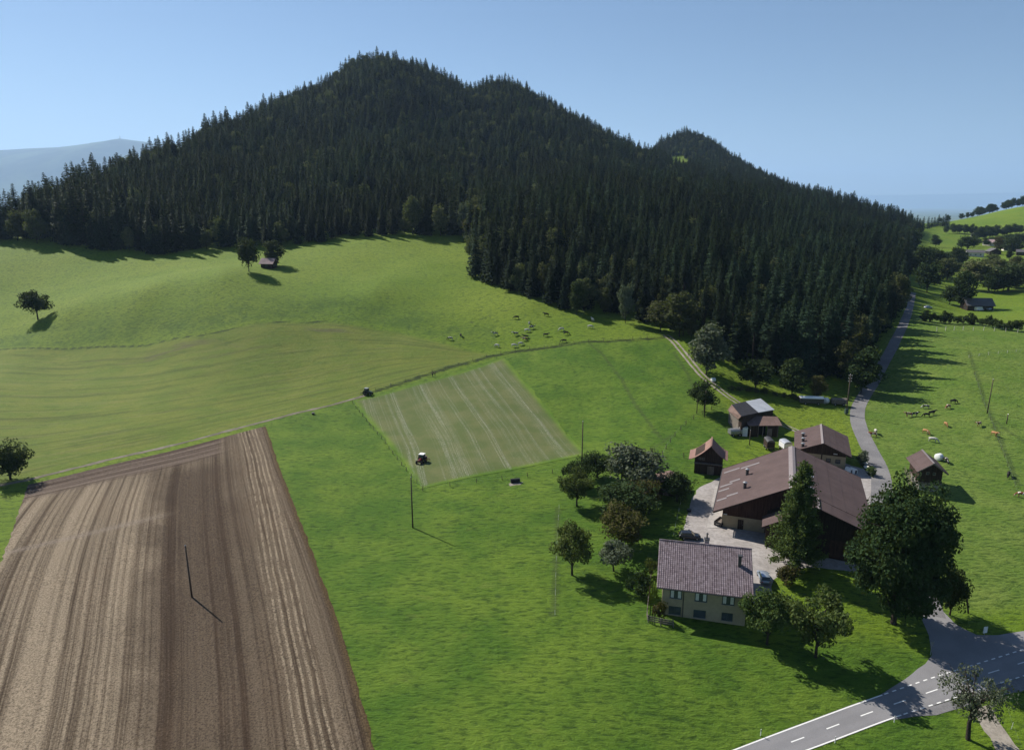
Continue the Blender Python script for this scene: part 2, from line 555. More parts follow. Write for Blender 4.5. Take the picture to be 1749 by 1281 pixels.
def strip(name, la, lb, n_along, n_across, off, mat, jag=0.0, kind='structure', parent=None):
    a, la_len = resample(la, n_along); b, lb_len = resample(lb, n_along)
    w = np.linspace(0, 1, n_across)
    g = a[:, None] * (1 - w[None, :, None]) + b[:, None] * w[None, :, None]
    if jag:
        dirn = (b - a) / np.linalg.norm(b - a, axis=1)[:, None]
        for e, sg in ((0, 1), (-1, -1)):
            n = RNG.normal(0, jag, n_along)
            n = .5 * n + .5 * np.convolve(n, np.ones(5) / 5 * 2, 'same')
            g[:, e] += dirn * n[:, None] * sg
    z = height(g[..., 0], g[..., 1]) + off
    width = np.linalg.norm(b - a, axis=1)
    across = width[:, None] * w[None]
    along = np.repeat(np.linspace(0, (la_len + lb_len) / 2, n_along)[:, None], n_across, 1)
    v = np.stack([g[..., 0].ravel(), g[..., 1].ravel(), z.ravel()], 1)
    ii = np.arange(n_along * n_across).reshape(n_along, n_across)
    f = np.stack([ii[:-1, :-1].ravel(), ii[:-1, 1:].ravel(), ii[1:, 1:].ravel(), ii[1:, :-1].ravel()], 1)
    nrm = np.cross(v[f[0, 1]] - v[f[0, 0]], v[f[0, 2]] - v[f[0, 0]])
    if nrm[2] < 0:
        f = f[:, ::-1]
    me = np_mesh(name, v, f, mat, True, {'across': across, 'along': along, 'frac': np.repeat(w[None], n_along, 0)})
    o = link(bpy.data.objects.new(name, me), parent)
    if kind and parent is None:
        tag(o, kind=kind)
    return o

def ribbon(name, centre, width, n_along, off, mat, n_across=5, jag=0.0, kind='structure', parent=None):
    c, _ = resample(centre, n_along)
    d = np.gradient(c, axis=0); d /= np.linalg.norm(d, axis=1)[:, None]
    nrm = np.stack([-d[:, 1], d[:, 0]], 1)
    w = np.asarray(width, float)
    if w.ndim:
        w = np.interp(np.linspace(0, 1, n_along), np.linspace(0, 1, len(w)), w)[:, None]
    return strip(name, c + nrm * w / 2, c - nrm * w / 2, n_along, n_across, off, mat, jag, kind, parent)

def patch(name, poly, off, mat, cell=1.6, jag=0.0, kind='structure'):
    """a paved or bare area: polygon in plan draped on the land"""
    poly = np.asarray(poly, float)
    bm = bmesh.new()
    dense = []
    for p, q in zip(poly, np.roll(poly, -1, 0)):
        n = max(1, int(np.linalg.norm(q - p) / cell))
        for k in range(n):
            dense.append(p + (q - p) * k / n)
    vs = [bm.verts.new((p[0] + random.gauss(0, jag), p[1] + random.gauss(0, jag), 0)) for p in dense]
    bm.faces.new(vs)
    bmesh.ops.triangulate(bm, faces=bm.faces)
    for _ in range(5):
        es = [e for e in bm.edges if e.calc_length() > cell * 1.6]
        if not es:
            break
        bmesh.ops.subdivide_edges(bm, edges=es, cuts=1)
        bmesh.ops.triangulate(bm, faces=bm.faces)
    co = np.array([v.co[:2] for v in bm.verts])
    zz = height(co[:, 0], co[:, 1]) + off
    for v, z in zip(bm.verts, zz):
        v.co.z = z
    bm.normal_update()
    if sum(f.normal.z for f in bm.faces) < 0:
        bmesh.ops.reverse_faces(bm, faces=bm.faces)
    me = bpy.data.meshes.new(name); bm.to_mesh(me); bm.free()
    me.materials.append(mat)
    o = link(bpy.data.objects.new(name, me))
    return tag(o, kind=kind)

# ---- ploughed stubble field
def soil_material():
    t = NT('soil', .95, .05)
    s, a, fr = t.attr('across'), t.attr('along'), t.attr('frac')
    p = t.pos()
    wob = t.math('MULTIPLY', t.noise(t.comb(t.math('MULTIPLY', a, .02), t.math('MULTIPLY', s, .03), 0.0), 1.0, 2), .55)
    s2 = t.math('ADD', s, wob)
    band = t.noise(t.comb(s2, t.math('MULTIPLY', a, .0035), 0.0), .42, 5, .7)
    rows = t.noise(t.comb(s2, t.math('MULTIPLY', a, .012), 0.0), 1.7, 5, .75)
    clod = t.noise(p, 3.6, 5, .8)
    patchy = t.noise(p, .045, 4, .6)
    c = t.mix(t.step(rows, .36, .66), (.040, .027, .018), (.112, .082, .056))
    c = t.mix(t.step(patchy, .45, .62, 0, .40), c, (.125, .085, .055))
    # the side away from the meadow is paler with straw
    pale = t.math('MULTIPLY', t.step(t.math('ADD', fr, t.math('MULTIPLY_ADD', patchy, .3, -.15)), .46, .62, .42, 1.0), t.step(band, .36, .58))
    c = t.mix(t.math('MULTIPLY', pale, .85), c, (.375, .302, .215))
    # wheel tracks beside the right hand edge
    mz = t.math('ADD', s, t.math('MULTIPLY', t.math('SINE', t.math('MULTIPLY_ADD', a, .040, .6)), 1.1))
    mz = t.math('ADD', mz, t.math('MULTIPLY', t.noise(t.comb(t.math('MULTIPLY', a, .07), 0.0, 0.0), 1.0, 2), .8))
    tr = t.math('PINGPONG', t.math('ADD', mz, .3), .52)
    trk = t.math('MULTIPLY', t.step(tr, .22, .46), t.math('MULTIPLY', t.step(mz, 3.2, 3.8), t.step(mz, 9.2, 9.8, 1, 0)))
    trk = t.math('MULTIPLY', trk, t.math('MULTIPLY', t.step(clod, .34, .54, .2, 1), t.step(t.noise(p, .3, 3), .34, .56, .35, 1)))
    c = t.mix(t.math('MULTIPLY', trk, .85), c, (.360, .290, .205))
    # headland along the track: worked crosswise
    hl = t.noise(t.comb(a, t.math('MULTIPLY', s, .02), 0.0), .55, 4, .65)
    hm = t.math('MULTIPLY', t.step(a, 9, 15, 1, 0), t.step(s, 11, 16))
    c = t.mix(hm, c, t.mix(t.step(hl, .36, .62), (.070, .048, .036), (.215, .168, .135)))
    dk = t.math('MULTIPLY', t.math('MULTIPLY', t.step(t.math('ADD', fr, t.math('MULTIPLY_ADD', patchy, .30, -.15)), .12, .32), t.step(t.math('ADD', fr, t.math('MULTIPLY_ADD', patchy, .34, -.17)), .40, .62, 1, 0)), t.math('MULTIPLY', t.step(a, 12, 22), t.step(a, 70, 110, 1, .7)))
    c = t.mix(t.math('MULTIPLY', dk, .62), c, (.050, .034, .025))
    # a trodden path across the pale side
    pd = t.math('ABSOLUTE', t.math('ADD', a, t.math('MULTIPLY_ADD', s, -.10, -40.0)))
    c = t.mix(t.math('MULTIPLY', t.step(t.math('ADD', pd, t.math('MULTIPLY', clod, 1.5)), 1.0, 2.8, .45, 0), t.step(fr, .40, .60)), c, (.29, .24, .20))
    # weedy rim
    rim = t.step(t.math('ADD', s, t.math('MULTIPLY', clod, .9)), .7, 1.7, .7, 0)
    c = t.mix(rim, c, (.105, .070, .030))
    c = t.mix(t.step(clod, .34, .60, .75, 0), c, (.022, .015, .011))
    c = t.mix(t.step(clod, .58, .78, 0, .6), c, (.26, .205, .165))
    t.color(c)
    t.bump(t.math('ADD', t.math('MULTIPLY', rows, .5), t.math('MULTIPLY', clod, .5)), .35, .9)
    return t.m

M['soil'] = soil_material()
soil_r = plan([(454, 728), (478, 800), (525, 920), (570, 1040), (605, 1150), (640, 1281), (690, 1450)])
soil_l = plan([(48, 828), (0, 965), (-60, 1090), (-150, 1281), (-240, 1450)])
strip('ploughed_field', soil_r, soil_l, 260, 140, .05, M['soil'], .12)

# ---- mown hay field
def hay_material():
    t = NT('mown_grass', .9, .08)
    s, a = t.attr('across'), t.attr('along')
    p = t.pos()
    wob = t.math('MULTIPLY', t.noise(t.comb(t.math('MULTIPLY', a, .05), t.math('MULTIPLY', s, .05), 0.0), 1.0, 2), .22)
    s2 = t.math('ADD', s, wob)
    mid = t.noise(p, .12, 4, .6); fine = t.noise(p, 2.6, 5, .75)
    c = t.mix(t.step(mid, .35, .65), (.084, .108, .036), (.118, .128, .052))
    b1 = t.noise(t.comb(s2, t.math('MULTIPLY', a, .004), 0.0), .25, 4, .72)
    b2 = t.noise(t.comb(s2, t.math('MULTIPLY', a, .012), 0.0), 2.2, 3, .75)
    hay = t.math('MULTIPLY', t.step(b1, .46, .62), t.step(b2, .36, .58))
    hay = t.math('MULTIPLY', hay, t.step(fine, .38, .60, .15, 1))
    c = t.mix(t.math('MULTIPLY', hay, .68), c, (.30, .31, .235))
    c = t.mix(t.step(fine, .30, .55, .5, 0), c, (.040, .062, .016))
    fr = t.attr('frac')
    ed = t.math('MINIMUM', t.math('MULTIPLY', t.math('MINIMUM', fr, t.math('SUBTRACT', 1.0, fr)), 52.0), t.math('MINIMUM', a, t.math('SUBTRACT', 82.2, a)))
    ed = t.math('ADD', ed, t.math('MULTIPLY_ADD', fine, 4.0, -2.0))
    c = t.mix(t.step(ed, .2, 2.4, .9, 0), c, t.mix(t.step(mid, .3, .7), (.070, .138, .014), (.120, .185, .022)))
    t.color(c)
    t.bump(t.math('ADD', t.math('MULTIPLY', hay, .5), t.math('MULTIPLY', fine, .6)), .2, .7)
    return t.m
M['hay'] = hay_material()
hay_r = plan([(862, 611), (905, 662), (950, 715), (1003, 776)])
hay_l = plan([(602, 684), (650, 742), (690, 792), (716, 836)])
strip('mown_field', hay_r, hay_l, 120, 120, .06, M['hay'], .35)

# ---- tracks, lanes and roads
def gravel_material(name, ca, cb, sc=2.0):
    t = NT(name, .92, .1)
    p = t.pos()
    n = t.noise(p, sc, 5, .7); m = t.noise(p, .18, 4, .6)
    c = t.mix(t.step(m, .35, .65), ca, cb)
    c = t.mix(t.step(n, .35, .62, .4, 0), c, tuple(q * .45 for q in ca))
    t.color(c)
    t.bump(n, .03, .6)
    return t.m
M['gravel'] = gravel_material('gravel', (.22, .195, .16), (.32, .285, .24))
M['earth_track'] = gravel_material('earth_track', (.135, .125, .085), (.215, .19, .145))
M['lane'] = gravel_material('lane_asphalt', (.165, .160, .165), (.22, .212, .212), 3.0)
M['yard'] = gravel_material('yard_concrete', (.29, .265, .25), (.38, .35, .335), 1.2)
M['slab'] = gravel_material('concrete_slab', (.36, .335, .315), (.43, .40, .375), 1.0)

def asphalt_material():
    t = NT('asphalt', .8, .25)
    p = t.pos(); fr = t.attr('frac')
    n = t.noise(p, 9.0, 4, .7); m = t.noise(t.scl(p, (1, 1, 1)), .14, 4, .55)
    c = t.mix(t.step(m, .3, .7), (.195, .190, .195), (.245, .238, .242))
    wheel = t.step(t.math('PINGPONG', t.math('ADD', fr, .0), .25), .10, .2)
    c = t.mix(t.math('MULTIPLY', wheel, .25), c, (.27, .26, .262))
    c = t.mix(t.step(n, .3, .6, .3, 0), c, (.10, .095, .095))
    t.color(c); t.bump(n, .01, .5)
    return t.m
M['asphalt'] = asphalt_material()
M['paint'] = plain('road_paint', (.74, .73, .70), .7, .2, .10, 6)

ribbon('field_track', smooth_line(track_line), 1.5, 160, .045, M['earth_track'], 5, .16)
rd_up = smooth_line(plan([(960, 1385), (1100, 1334), (1250, 1279), (1385, 1229), (1507, 1185), (1590, 1156), (1680, 1129), (1749, 1107), (1900, 1062)]))
rd_lo = smooth_line(plan([(1090, 1385), (1240, 1331), (1382, 1281), (1450, 1256), (1520, 1229), (1600, 1203), (1670, 1180), (1749, 1156), (1900, 1109)]))
main_road = strip('main_road', rd_up, rd_lo, 200, 9, .05, M['asphalt'], .02)
ctr = (resample(rd_up, 400)[0] + resample(rd_lo, 400)[0]) / 2

def marking(line, width, s0, s1, off=.056):
    """one painted line on the road between two distances"""
    seg = np.hypot(*np.diff(line, axis=0).T); s = np.concatenate([[0], np.cumsum(seg)])
    q = np.linspace(s0, s1, max(2, int((s1 - s0) / 1.5) + 2))
    l = np.stack([np.interp(q, s, line[:, i]) for i in range(2)], 1)
    return ribbon('road_marking', l, width, len(q), off, M['paint'], 2, 0, None, main_road), s

def arc_at(line, px):
    g = np.array(ground(*px)[:2])
    seg = np.hypot(*np.diff(line, axis=0).T); s = np.concatenate([[0], np.cumsum(seg)])
    return s[np.argmin(np.hypot(*(line - g).T))]

up_in = resample(rd_up, 400)[0] * .965 + resample(rd_lo, 400)[0] * .035
lo_in = resample(rd_up, 400)[0] * .035 + resample(rd_lo, 400)[0] * .965
e1 = arc_at(up_in, (1507, 1186)); e2 = arc_at(lo_in, (1540, 1223))
L_up = np.hypot(*np.diff(up_in, axis=0).T).sum(); L_lo = np.hypot(*np.diff(lo_in, axis=0).T).sum(); L_c = np.hypot(*np.diff(ctr, axis=0).T).sum()
marking(up_in, .17, 0, e1)
marking(lo_in, .17, 0, e2)
k = e1 + .4
while k < L_up - 1:
    marking(up_in, .17, k, k + .75); k += 1.5
k = e2 + .4
while k < L_lo - 1:
    marking(lo_in, .17, k, k + .75); k += 1.5
k = (arc_at(ctr, (1363, 1263)) - 1.2) % 6.0
while k < L_c - 3:
    marking(ctr, .15, k, k + 2.2); k += 6.0

# junction apron and the lane that climbs past the farm
jn = plan([(1500, 1189), (1545, 1160), (1580, 1134), (1592, 1118), (1586, 1085), (1572, 1050), (1560, 1025), (1600, 1022), (1612, 1045), (1632, 1066),
           (1668, 1084), (1705, 1085), (1749, 1077), (1800, 1060), (1800, 1092), (1680, 1130), (1590, 1158)])
patch('junction_apron', jn, .036, M['asphalt'], 1.5, .05)
jn2 = plan([(1520, 1229), (1560, 1224), (1600, 1221), (1650, 1206), (1700, 1192), (1770, 1172), (1770, 1150), (1670, 1180), (1600, 1203)])
patch('lay_by', jn2, .036, M['lane'], 1.5, .05)
lane_line = smooth_line(plan([(1584, 1050), (1570, 1005), (1545, 960), (1520, 915), (1504, 870), (1507, 835), (1503, 800), (1484, 765), (1467, 730), (1463, 705), (1470, 685),
                              (1490, 655), (1512, 615), (1530, 582), (1543, 556), (1553, 530), (1560, 500)]), 3)
ribbon('lane', lane_line, [5.4, 4.2, 4.0, 4.0, 3.6, 3.1, 2.9], 220, .042, M['lane'], 5, .05)
yard = plan([(1172, 948), (1166, 915), (1172, 885), (1180, 856), (1195, 832), (1222, 819), (1260, 800), (1400, 775), (1470, 800), (1500, 806), (1512, 828),
             (1503, 862), (1512, 900), (1540, 950), (1520, 985), (1440, 974), (1375, 968), (1345, 972), (1322, 990), (1316, 1030), (1284, 1030), (1280, 960)])
patch('farm_yard', yard, .03, M['yard'], 2.0, .12)
patch('concrete_slab', plan([(1207, 902), (1221, 832), (1233, 826), (1300, 826), (1300, 903)]), .075, M['slab'], 2.0, .02)
gp = plan([(1660, 1212), (1690, 1203), (1715, 1245), (1745, 1285), (1790, 1350), (1745, 1350), (1705, 1290), (1683, 1248)])
patch('gravel_path', gp, .034, M['gravel'], 1.2, .15)
rut = smooth_line(plan([(1136, 572), (1150, 582), (1168, 604), (1184, 624), (1200, 643), (1222, 660), (1250, 682), (1285, 703), (1330, 722), (1375, 742)]), 2)
rr = resample(rut, 120)[0]
dd_ = np.gradient(rr, axis=0); dd_ /= np.linalg.norm(dd_, axis=1)[:, None]
nn_ = np.stack([-dd_[:, 1], dd_[:, 0]], 1)
for sg in (-1, 1):
    ribbon('cart_track', rr + nn_ * sg * .85, .75, 120, .05, M['gravel'], 3, .08)

# ------------------------------------------------------------------ trees
def leaf_material(name, dark, light, trans=.22, tint=.35, stand=False):
    t = NT(name, .8, .07)
    p = t.node('ShaderNodeNewGeometry').outputs['Position']
    n = t.noise(p, .55, 2, .6)
    n2 = t.noise(p, 3.5, 2, .6)
    c = t.mix(t.step(t.math('ADD', t.math('MULTIPLY', n, .5), t.math('MULTIPLY', n2, .5)), .34, .66), dark, light)
    hs = t.node('ShaderNodeHueSaturation')
    t.put(hs.inputs['Color'], c)
    r = t.rnd()
    val = t.math('MULTIPLY_ADD', r, tint * 1.6, 1 - tint * .8)
    if stand:                                            # stands of older and younger trees differ in tone
        sn = t.noise(t.node('ShaderNodeObjectInfo').outputs['Location'], .011, 3, .6)
        val = t.math('MULTIPLY', val, t.step(sn, .36, .64, .55, 1.55))
    t.put(hs.inputs['Value'], val)
    t.put(hs.inputs['Hue'], t.math('MULTIPLY_ADD', t.math('FRACT', t.math('MULTIPLY', r, 7.31)), .035, .4825))
    t.put(t.b.inputs['Base Color'], hs.outputs[0])
    tr = t.node('ShaderNodeBsdfTranslucent')
    t.put(tr.inputs['Color'], t.mix(.5, hs.outputs[0], (.20, .26, .03)))
    mx = t.node('ShaderNodeMixShader')
    mx.inputs[0].default_value = trans
    t.t.links.new(t.b.outputs[0], mx.inputs[1]); t.t.links.new(tr.outputs[0], mx.inputs[2])
    t.t.links.new(mx.outputs[0], t.out.inputs['Surface'])
    return t.m

M['needles'] = leaf_material('needles', (.0065, .0165, .0105), (.0200, .0370, .0195), .14, .5, True)
M['larch'] = leaf_material('larch_needles', (.038, .070, .022), (.092, .128, .038), .26, .1)
M['leaf'] = leaf_material('leaves', (.038, .068, .019), (.098, .126, .040), .26, .2)
M['leaf_dark'] = leaf_material('leaves_dark', (.016, .034, .012), (.040, .060, .020), .12, .2)
M['leaf_grey'] = leaf_material('leaves_grey', (.058, .078, .050), (.140, .155, .105), .18, .2)
M['leaf_brown'] = leaf_material('leaves_autumn', (0.0468, 0.0484, 0.0187), (0.0897, 0.0718, 0.0265), .2, .25)
M['leaf_mix'] = leaf_material('leaves_wood', (.044, .060, .024), (.115, .118, .052), .22, .5)
M['bark'] = plain('bark', (.042, .034, .028), .95, .1, .4, 5, 0, .03)
M['bark_grey'] = plain('bark_grey', (.15, .135, .115), .95, .1, .35, 5, 0, .03)

def quads(centres, normals, size, aspect=1.5, rng=RNG):
    n = len(centres)
    nm = normals / np.maximum(np.linalg.norm(normals, axis=1), 1e-6)[:, None]
    a = rng.normal(size=(n, 3))
    t = np.cross(nm, a); t /= np.maximum(np.linalg.norm(t, axis=1), 1e-6)[:, None]
    b = np.cross(nm, t)
    s = np.asarray(size).reshape(-1, 1) * np.ones((n, 1))
    v = np.stack([centres - t * s * aspect / 2, centres - b * s / 2 + t * s * .08, centres + t * s * aspect / 2, centres + b * s / 2 + t * s * .08], 1)
    return v.reshape(-1, 3), np.arange(4 * n).reshape(n, 4)

def broadleaf(seed, H=8.0, W=7.0, base=.28, n_clump=26, per=170, leaf=.24, trunk=.22, lobes=1.0, stem_lean=0.0, dome=1.0, taper=0.0):
    """trunk mesh and crown mesh data of a broad crown"""
    rng = np.random.default_rng(seed)
    cz0, cz1 = H * base, H
    ccz, crz, cr = (cz0 + cz1) / 2, (cz1 - cz0) / 2, W / 2
    cl = []
    for i in range(n_clump):
        for _ in range(30):
            d = rng.normal(size=3); d /= np.linalg.norm(d)
            r = rng.uniform(.35, .86)
            c = d * r * np.array([cr, cr, crz]) + [0, 0, ccz]
            f = (c[2] - cz0) / (cz1 - cz0)
            lim = cr * (1.0 if f < .5 else math.sqrt(max(0, 1 - ((f - .5) / .55) ** 2))) * dome * (1 - taper * f)
            if math.hypot(c[0], c[1]) <= max(lim, .3 * cr):
                break
        rc = (W + H * .6) / 2 * rng.uniform(.16, .29) * lobes
        cl.append((c, rc))
    tb = MB()
    lean = Vector((stem_lean * H, 0, 0))
    top = Vector((0, 0, cz0 + .15 * H)) + lean * .6
    tb.tube([(0, 0, -.25), (0, 0, .1), Vector((rng.normal() * .06, rng.normal() * .06, cz0 * .6)) + lean * .3, top], [trunk * 1.45, trunk * 1.12, trunk * .95, trunk * .72], 8, 0, False)
    for c, rc in cl[:max(7, n_clump // 2)]:
        c = Vector(c)
        s = Vector((0, 0, rng.uniform(cz0 * .75, cz0 + .2 * H))) + lean * .5
        m = s.lerp(c, .5) + Vector((rng.normal() * .25, rng.normal() * .25, .06 * H + rng.normal() * .1))
        tb.tube([s, m, c], [trunk * .5, trunk * .32, trunk * .10], 5, 0, False)
        for _ in range(2):
            e = c + Vector(rng.normal(size=3)) * rc * .75
            tb.tube([m.lerp(c, .5), e], [trunk * .2, trunk * .05], 4, 0, False)
    C, Nn, S = [], [], []
    for c, rc in cl:
        k = int(per * rng.uniform(.6, 1.35))
        d = rng.normal(size=(k, 3)); d /= np.linalg.norm(d, axis=1)[:, None]
        r = rc * rng.uniform(.35, 1.08, k) ** .55
        pos = c + d * r[:, None] * np.array([1.12, 1.12, .82])
        pos[:, 2] = np.maximum(pos[:, 2], cz0 * .72)
        C.append(pos); Nn.append(d * .8 + rng.normal(size=(k, 3)) * .75 + [0, 0, .45]); S.append(leaf * rng.uniform(.6, 1.4, k))
    v, f = quads(np.concatenate(C), np.concatenate(Nn), np.concatenate(S), 1.5, rng)
    return tb, v, f

def spruce(seed, H=26.0, R=3.6, base=.10, whorl=.72, arms=8, rich=True, droop=.30):
    rng = np.random.default_rng(seed)
    tb = MB()
    tb.tube([(0, 0, -.4), (0, 0, H * .3), (0, 0, H * .7), (0, 0, H * .985)], [.36, .28, .15, .03], 7, 0, False)
    V, Fc = [], []
    z = H * base
    k = 0
    while z < H * .985:
        f = z / H
        L0 = R * (1 - f) ** .74 * (.45 + .55 * min(1, (f - base + .06) / .12)) + .05
        na = max(4, int(arms * (.65 + .35 * (1 - f))))
        a0 = rng.uniform(0, 6.28)
        for j in range(na):
            if rng.random() < .07:
                continue
            a = a0 + 2 * PI * j / na + rng.normal() * .22
            L = L0 * rng.uniform(.66, 1.18)
            ca, sa = math.cos(a), math.sin(a)
            dr = droop * L * rng.uniform(.7, 1.3) * (1.15 - f)
            zz = z + rng.normal() * .12
            out = np.array([ca, sa, 0]); side = np.array([-sa, ca, 0]); up = np.array([0, 0, 1.0])
            w = L * rng.uniform(.24, .36) + .10
            p0 = up * zz
            p1 = out * L * .45 + up * (zz - dr * .30)
            p2 = out * L * .80 + up * (zz - dr * .85)
            p3 = out * L * 1.05 + up * (zz - dr * .80)
            l1 = p1 + side * w + out * L * .10 - up * (w * .55); r1 = p1 - side * w + out * L * .10 - up * (w * .55)
            l2 = p2 + side * w * .75 + out * L * .08 - up * (w * .6); r2 = p2 - side * w * .75 + out * L * .08 - up * (w * .6)
            b = len(V)
            V += [p0, p1, p2, p3, l1, r1, l2, r2]
            Fc += [(b, b + 4, b + 1), (b, b + 1, b + 5), (b + 1, b + 4, b + 2), (b + 1, b + 2, b + 5), (b + 2, b + 6, b + 3), (b + 2, b + 3, b + 7)]
            nq = 5 if rich else 3                        # tufts of twigs along the arm
            for q in range(nq):
                s = rng.uniform(.30, 1.02)
                c = p0 + (p2 - p0) * (s / .8) if s < .8 else p2 + (p3 - p2) * ((s - .8) / .25)
                c = c + side * rng.normal() * .45 * w - up * rng.uniform(0, .25) * w
                hs = (.26 + .13 * L) * rng.uniform(.7, 1.3) * (1.0 if rich else 1.35)
                d1 = out * rng.uniform(.3, 1.0) + side * rng.normal() * .8 - up * rng.uniform(.1, 1.0)
                d1 /= np.linalg.norm(d1)
                d2 = np.cross(d1, rng.normal(size=3)); d2 /= np.linalg.norm(d2)
                b = len(V)
                V += [c - d1 * hs * .4, c + d2 * hs * .42 + d1 * hs * .1, c + d1 * hs, c - d2 * hs * .42 + d1 * hs * .1]
                Fc += [(b, b + 1, b + 2), (b, b + 2, b + 3)]
        z += whorl * rng.uniform(.75, 1.25) * (1.0 if f < .75 else .7)
        k += 1
    return tb, np.array(V), np.array(Fc)

def larch(seed, H=19.0, R=5.0):
    rng = np.random.default_rng(seed)
    tb = MB()
    tb.tube([(0, 0, -.4), (0, 0, H * .3), (.1, 0, H * .7), (.05, 0, H * .99)], [.34, .27, .14, .03], 8, 0, False)
    C, Nn, S = [], [], []
    z = H * .13
    while z < H * .98:
        f = z / H
        L0 = R * (1 - f) ** .72 * (.75 + .25 * min(1, (f - .08) / .15)) + .25
        na = 6 if f < .7 else 5
        a0 = rng.uniform(0, 6.28)
        for j in range(na):
            a = a0 + 2 * PI * j / na + rng.normal() * .3
            L = L0 * rng.uniform(.6, 1.15)
            out = np.array([math.cos(a), math.sin(a), 0])
            end = out * L + [0, 0, z - .10 * L + rng.normal() * .2]
            tb.tube([(0, 0, z), tuple(out * L * .55 + [0, 0, z - .10 * L]), tuple(end)], [.055, .03, .01], 4, 0, False)
            k = int(16 + 34 * L)
            s = rng.uniform(.12, 1.0, k) ** .8
            pos = s[:, None] * (end - [0, 0, z]) + [0, 0, z]
            pos = pos + rng.normal(size=(k, 3)) * np.array([.34, .34, .22]) * (.5 + .12 * L)
            pos[:, 2] -= rng.uniform(0, .75, k) * (.4 + .1 * L)
            C.append(pos); Nn.append(rng.normal(size=(k, 3)) + [0, 0, .5]); S.append(rng.uniform(.14, .30, k))
        z += .55 * rng.uniform(.7, 1.3)
    v, f = quads(np.concatenate(C), np.concatenate(Nn), np.concatenate(S), 2.0, rng)
    return tb, v, f

class Proto:
    def __init__(self, name, gen, crown_mat, bark='bark', smooth_trunk=True):
        tb, v, f = gen
        self.trunk = tb.mesh(name + '_trunk', M[bark], True)
        self.crown_v, self.crown_f = v, f
        self.crown = np_mesh(name + '_crown', v, f, M[crown_mat], False)
        self.H = float(v[:, 2].max()); self.W = float(np.percentile(np.hypot(v[:, 0], v[:, 1]), 98) * 2)
        self.tv, self.tf = tb.v, tb.f
    def joined(self, name, mats):
        nv = len(self.tv)
        faces = list(self.tf) + [tuple(int(i) + nv for i in q) for q in self.crown_f]
        me = bpy.data.meshes.new(name)
        me.from_pydata(list(self.tv) + [tuple(p) for p in self.crown_v], [], faces)
        for m in mats:
            me.materials.append(m)
        me.polygons.foreach_set('material_index', [0] * len(self.tf) + [1] * len(self.crown_f))
        return me
    def recolour(self, mat):
        k = '_m_' + mat
        if not hasattr(self, k):
            me = self.crown.copy(); me.materials.clear(); me.materials.append(M[mat]); setattr(self, k, me)
        return getattr(self, k)

def plant_tree(proto, name, loc, sx, sz_, rz, label, cat='tree', group=None, mat=None, crown_name='crown'):
    r = empty(name, loc, rz)
    tag(r, label, cat, group)
    for nm, me in (('trunk', proto.trunk), (crown_name, proto.recolour(mat) if mat else proto.crown)):
        o = bpy.data.objects.new(nm, me)
        o.scale = (sx, sx, sz_)
        link(o, r)
    return r

def tree_at(proto, u, v, vtop, wpx, label, mat=None, name='tree', cat='tree', group=None, rz=None):
    p = ground(u, v)
    s = scale_at(p)
    dep = math.atan2(CAM_H - p.z, math.hypot(p.x, p.y))
    Hm = (v - vtop) / (s * math.cos(dep) * 1.0)
    Wm = wpx / s * (1.14 if proto in BRD + BRD_OPEN else 1.0)
    rz = random.uniform(0, 6.28) if rz is None else rz
    return plant_tree(proto, name, p, Wm / proto.W, Hm / proto.H, rz, label, cat, group, mat)

SPR = [Proto('spruce%d' % i, spruce(100 + i, 25 + (i % 3) * 1.5, 4.9 + .5 * (i % 3), .05 + .03 * (i % 2), .85, 9), 'needles') for i in range(5)]
SPR_TALL = [Proto('spruce_tall%d' % i, spruce(140 + i, 28, 4.5 + .35 * i, .34 + .08 * i, .85, 9), 'needles') for i in range(3)]
SPR_LOW = [Proto('spruce_low%d' % i, spruce(200 + i, 23 + 2 * (i % 3), 5.2 + .6 * (i % 3), .10, 1.0, 8, False), 'needles') for i in range(5)]
BRD = [Proto('broad%d' % i, broadleaf(300 + i, 8, 8.0, .12, 40, 130, .26, .20, .85), 'leaf') for i in range(4)]
BRD_OPEN = [Proto('open%d' % i, broadleaf(330 + i, 7, 7.4, .26, 28, 150, .25, .17, .85), 'leaf') for i in range(3)]
BRD_FOREST = [Proto('wood%d' % i, broadleaf(360 + i, 20, 12, .07, 38, 95, .72, .28), 'leaf_mix') for i in range(3)]
BUSH = [Proto('bush%d' % i, broadleaf(390 + i, 3.2, 4.2, .04, 16, 110, .22, .07), 'leaf') for i in range(3)]

# ---- the wood: where it stands
wood_edge = [(-420, 416), (-200, 416), (-60, 415), (0, 416), (60, 417), (112, 424), (180, 433), (300, 436), (400, 429), (500, 421), (600, 411), (700, 405), (796, 405)]
spur_edge = [(800, 474), (830, 490), (880, 510), (960, 531), (1040, 546), (1100, 556), (1150, 566), (1190, 612), (1215, 640), (1290, 657), (1350, 668), (1410, 676), (1455, 680),
             (1476, 668), (1500, 622), (1520, 580), (1533, 552), (1545, 520), (1552, 480), (1560, 440), (1566, 415), (1580, 394), (1592, 383)]
we, se = plan(wood_edge), plan(spur_edge)
wa, wlg = np.arctan2(we[:, 0], we[:, 1]), np.hypot(we[:, 0], we[:, 1])
far_line = [(-420, 520), (0, 560), (120, 640), (250, 740), (400, 860), (500, 1010), (640, 1090), (800, 1120), (900, 1140), (1000, 1150), (1080, 1330), (1110, 1700), (1180, 1780),
            (1260, 1720), (1320, 1290), (1400, 1180), (1500, 1180), (1590, 1200)]
fa = np.array([math.atan2(u - CX, F_PX * CP) for u, _ in far_line]); fd = np.array([d for _, d in far_line], float)
clearings = [(plan([(1138, 282), (1148, 266), (1168, 266), (1184, 284), (1180, 300), (1142, 300)]))]
